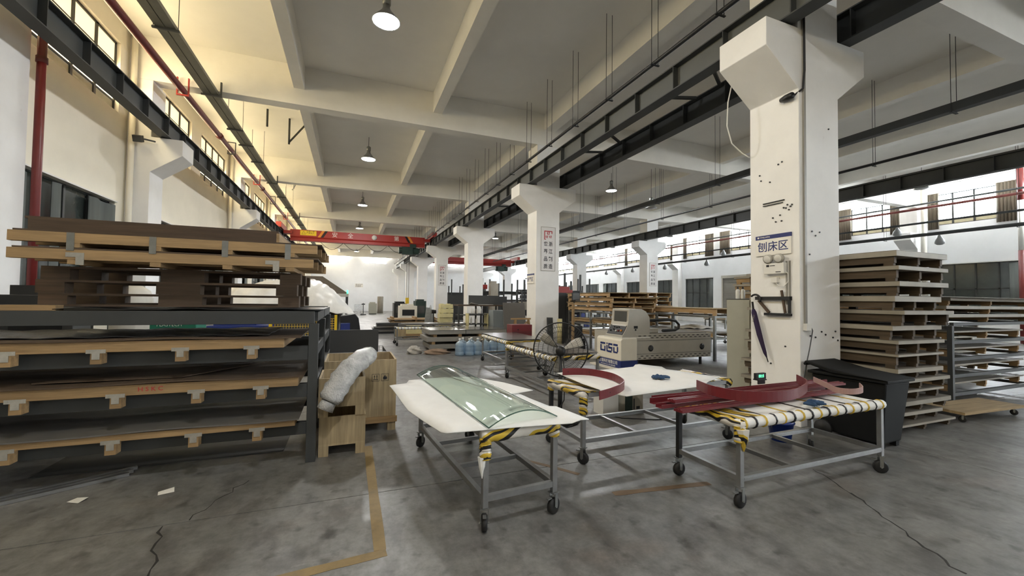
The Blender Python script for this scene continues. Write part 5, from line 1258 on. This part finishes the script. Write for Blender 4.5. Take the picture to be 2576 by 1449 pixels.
# dark partitions and loaded shelves behind the middle columns
for x0, x1, y, h, lab in ((6.5, 8.3, 21.9, 1.75, 'dark partition board standing behind the third column'), (7.2, 8.1, 17.3, 1.6, 'dark partition board standing behind the workbench'), (6.6, 8.6, 29.8, 1.9, 'dark partition board standing beyond the poster column')):
    t = thing('partition_board', lab, 'board', ((x0+x1)/2, y, 0)); w = (x1-x0)/2
    MB().box(-w,-.02,.03,w,.02,h).build('board_face', mDKPANEL, t); MB().box(-w,-.2,0,-w+.06,.2,.0299).box(w-.06,-.2,0,w,.2,.0299).build('board_foot', mDARKST, t)
def loaded_shelf(x, y, w, lab, seed):
    t = thing('loaded_shelf', lab, 'shelf', (x, y, 0)); R2 = random.Random(seed)
    for xx in (0, w):
        for yy in (0, .6): MB().box(xx-.025,yy-.025,0,xx+.025,yy+.025,2.0).build('post', mSTEEL, t)
    for z in (.15, .65, 1.15, 1.65):
        MB().box(.026,-.02,z-.04,w-.026,.62,z).build('shelf', mSTEEL, t)
    o_ = []
    for z in (.15, .65, 1.15, 1.65):
        q = .08
        while q < w-.35:
            s = R2.uniform(.15,.34); hh = R2.uniform(.12,.36); m = R2.choice((mCARD, mSTEEL, mGREYM, mBLUE, mPANELE, mDARKST, mWHITEP, mGALV))
            o = MB().box(x+q, y+.04, z+.0005, x+q+s, y+.04+R2.uniform(.3,.5), z+hh).build('storage_box', m, bevel=.004); tag(o, 'small box stored on %s' % lab.replace('grey shelf', 'the grey shelf'), 'box', 'boxes on ' + lab); q += s+R2.uniform(.03,.12)
    return t
loaded_shelf(6.75, 16.0, 1.8, 'grey shelf of boxes behind the second column', 3)
loaded_shelf(11.6, 19.4, 2.0, 'grey shelf of boxes in the second bay', 8)
for i in range(8):
    board_pallet(11.6+.05*math.sin(i*2.2), 13.0, 4.7+.05*math.cos(i*1.3), 6.6, i*.15, .149, 'board pallet in the low pile beyond the right rack', 'board pallets beyond the right rack', tth=.04, tim=mWOODG)
# pale boards on tables near the right wall
for i, (x, y) in enumerate(((13.2, 9.5), (14.5, 12.2), (18.5, 14.0))):
    t = table('far wheeled table stacked with pale boards near the white side wall', (x, y), .05, 2.2, .9, .9, leg=mGALV); t['group'] = 'far tables near the white wall'
    o = MB().box(-1.15,-.5,.902,1.15,.5,.98).build('pale_board_pack', mPANELE, loc=(x, y, 0), rz=.05); tag(o, 'pale board pack on a far wheeled table', 'boards', 'pale board packs on the far tables')

# ================================================================== BEHIND THE LEFT RACK
t = thing('covered_machine', 'large machine under a crumpled milky plastic cover', 'machine', (0, 0, 0))
MB().box(-2.8,10.9,.05,-.25,13.2,1.15).build('machine_body', mDKPANEL, t, bevel=.02); MB().box(-2.7,11.0,0,-.35,13.1,.0499).build('plinth', mDARKST, t)
def cover(u, v):
    x = -2.95+3.1*u; prof = 1.66+.36*math.sin(min(1,u*1.6)*PI*.5)
    if u > .62: prof = 2.02-1.0*((u-.62)/.38)**1.8
    y = 10.75+2.6*v; edge = min(1, 6*v*(1-v)+.001)
    z = 1.16+(prof-1.16)*edge**.35 if prof > 1.16 else prof
    return (x, y-.05*math.sin(u*9), z+.025*math.sin(u*31+v*13)*edge+.018*math.sin(u*57-v*21))
MB().sheet(cover, 70, 30, .01).build('plastic_cover', mPLASTIC, t, smooth=True)
MB().box(-.9,11.3,1.155,-.35,12.6,1.6).build('machine_head', mGREYM, t)
t = thing('dark_drum_machine', 'black machine housing beside the covered machine', 'machine', (0, 9.9, 0))
MB().prism([(-.2,.0),(-.2,1.15),(.1,1.2),(.18,1.1),(.24,.7),(.24,0)], 'y', 0, .6).build('housing', mBLACKP, t, bevel=.01); MB().box(-.19,-.25,0,.0,-.01,1.0).build('blue_side_box', mBLUE, t)
t = thing('extraction_hood', 'sloping dark beige extraction hood behind the covered machine', 'hood', (0, 17, 0))
MB().add([(-2.1,0,2.36),(-1.0,0,2.36),(-.08,0,1.72),(-2.6,0,1.72),(-1.9,1.6,2.36),(-1.1,1.6,2.36),(-.08,2.2,1.72),(-2.6,2.2,1.72)], [(0,3,2,1),(4,5,6,7),(0,1,5,4),(1,2,6,5),(2,3,7,6),(3,0,4,7)]).build('hood_shell', mCURTB, t)
MB().box(-2.6,0,1.6,-.08,2.2,1.7195).build('hood_rim', mGREYM, t)
for x in (-2.55, -.14):
    for y in (.05, 2.15): MB().box(x-.04,y-.04,0,x+.04,y+.04,1.5995).build('hood_leg', mDARKST, t)
MB().box(-2.4,.2,0,-.3,2.0,1.0).build('machine_base', mDKPANEL, t)
MB().cyl((-.12,-.0,1.721), (-.12,-.0,1.86), .03, 10).build('beacon', mGREENL, t, smooth=True)
t = thing('safety_fence', 'yellow framed wire safety fence behind the rack', 'fence', (0, 9.4, 0)); b = MB()
for i in range(24): b.cyl((-1.45+.05*i,0,.15), (-1.45+.05*i,0,1.12), .0035, 4)
for i in range(20): b.cyl((-1.47,0,.17+.05*i), (-.3,0,.17+.05*i), .0035, 4)
b.build('wire_panel', mYELLOW, t, kind='stuff')
for x in (-1.48, -.28): MB().box(x-.025,-.025,0,x+.025,.025,1.2).build('fence_post', mYELLOW, t)
box_machine('blue_machine', 'low dark blue machine beside the yellow fence', -2.6, -1.56, 9.6, 10.4, .98, mBLUE, mBLACKP)
t = thing('green_bin', 'green plastic box with white lettering behind the rack', 'box', (-2.6, 8.0, 0)); MB().box(-.3,0,.6,.3,.5,1.17).build('box_body', mGREEN, t, bevel=.01); MB().box(-.35,-.02,0,.35,.55,.5995).build('support_stand', mDARKST, t); text('box_text', 'PLASTECH', .07, mWHITEP, t, (-.05, -.001, 1.1), ROT_F)
for i, (x, y) in enumerate(((-3.75, 9.6), (-3.0, 10.3))):
    o = MB().lathe([(.28,0),(.3,.05),(.3,1.5),(.26,1.64),(.14,1.73),(0,1.75)], (x, y, 0), 20).build('storage_tank', mGREYM, smooth=True); tag(o, 'round-topped grey tank standing by the cream wall', 'tank', 'grey tanks by the cream wall')
box_machine('dark_cabinet', 'dark cabinet standing beside the red riser pipe', -4.0, -3.3, 6.95, 7.35, 1.55, mDKPANEL, mBLACKP, 'cabinet')
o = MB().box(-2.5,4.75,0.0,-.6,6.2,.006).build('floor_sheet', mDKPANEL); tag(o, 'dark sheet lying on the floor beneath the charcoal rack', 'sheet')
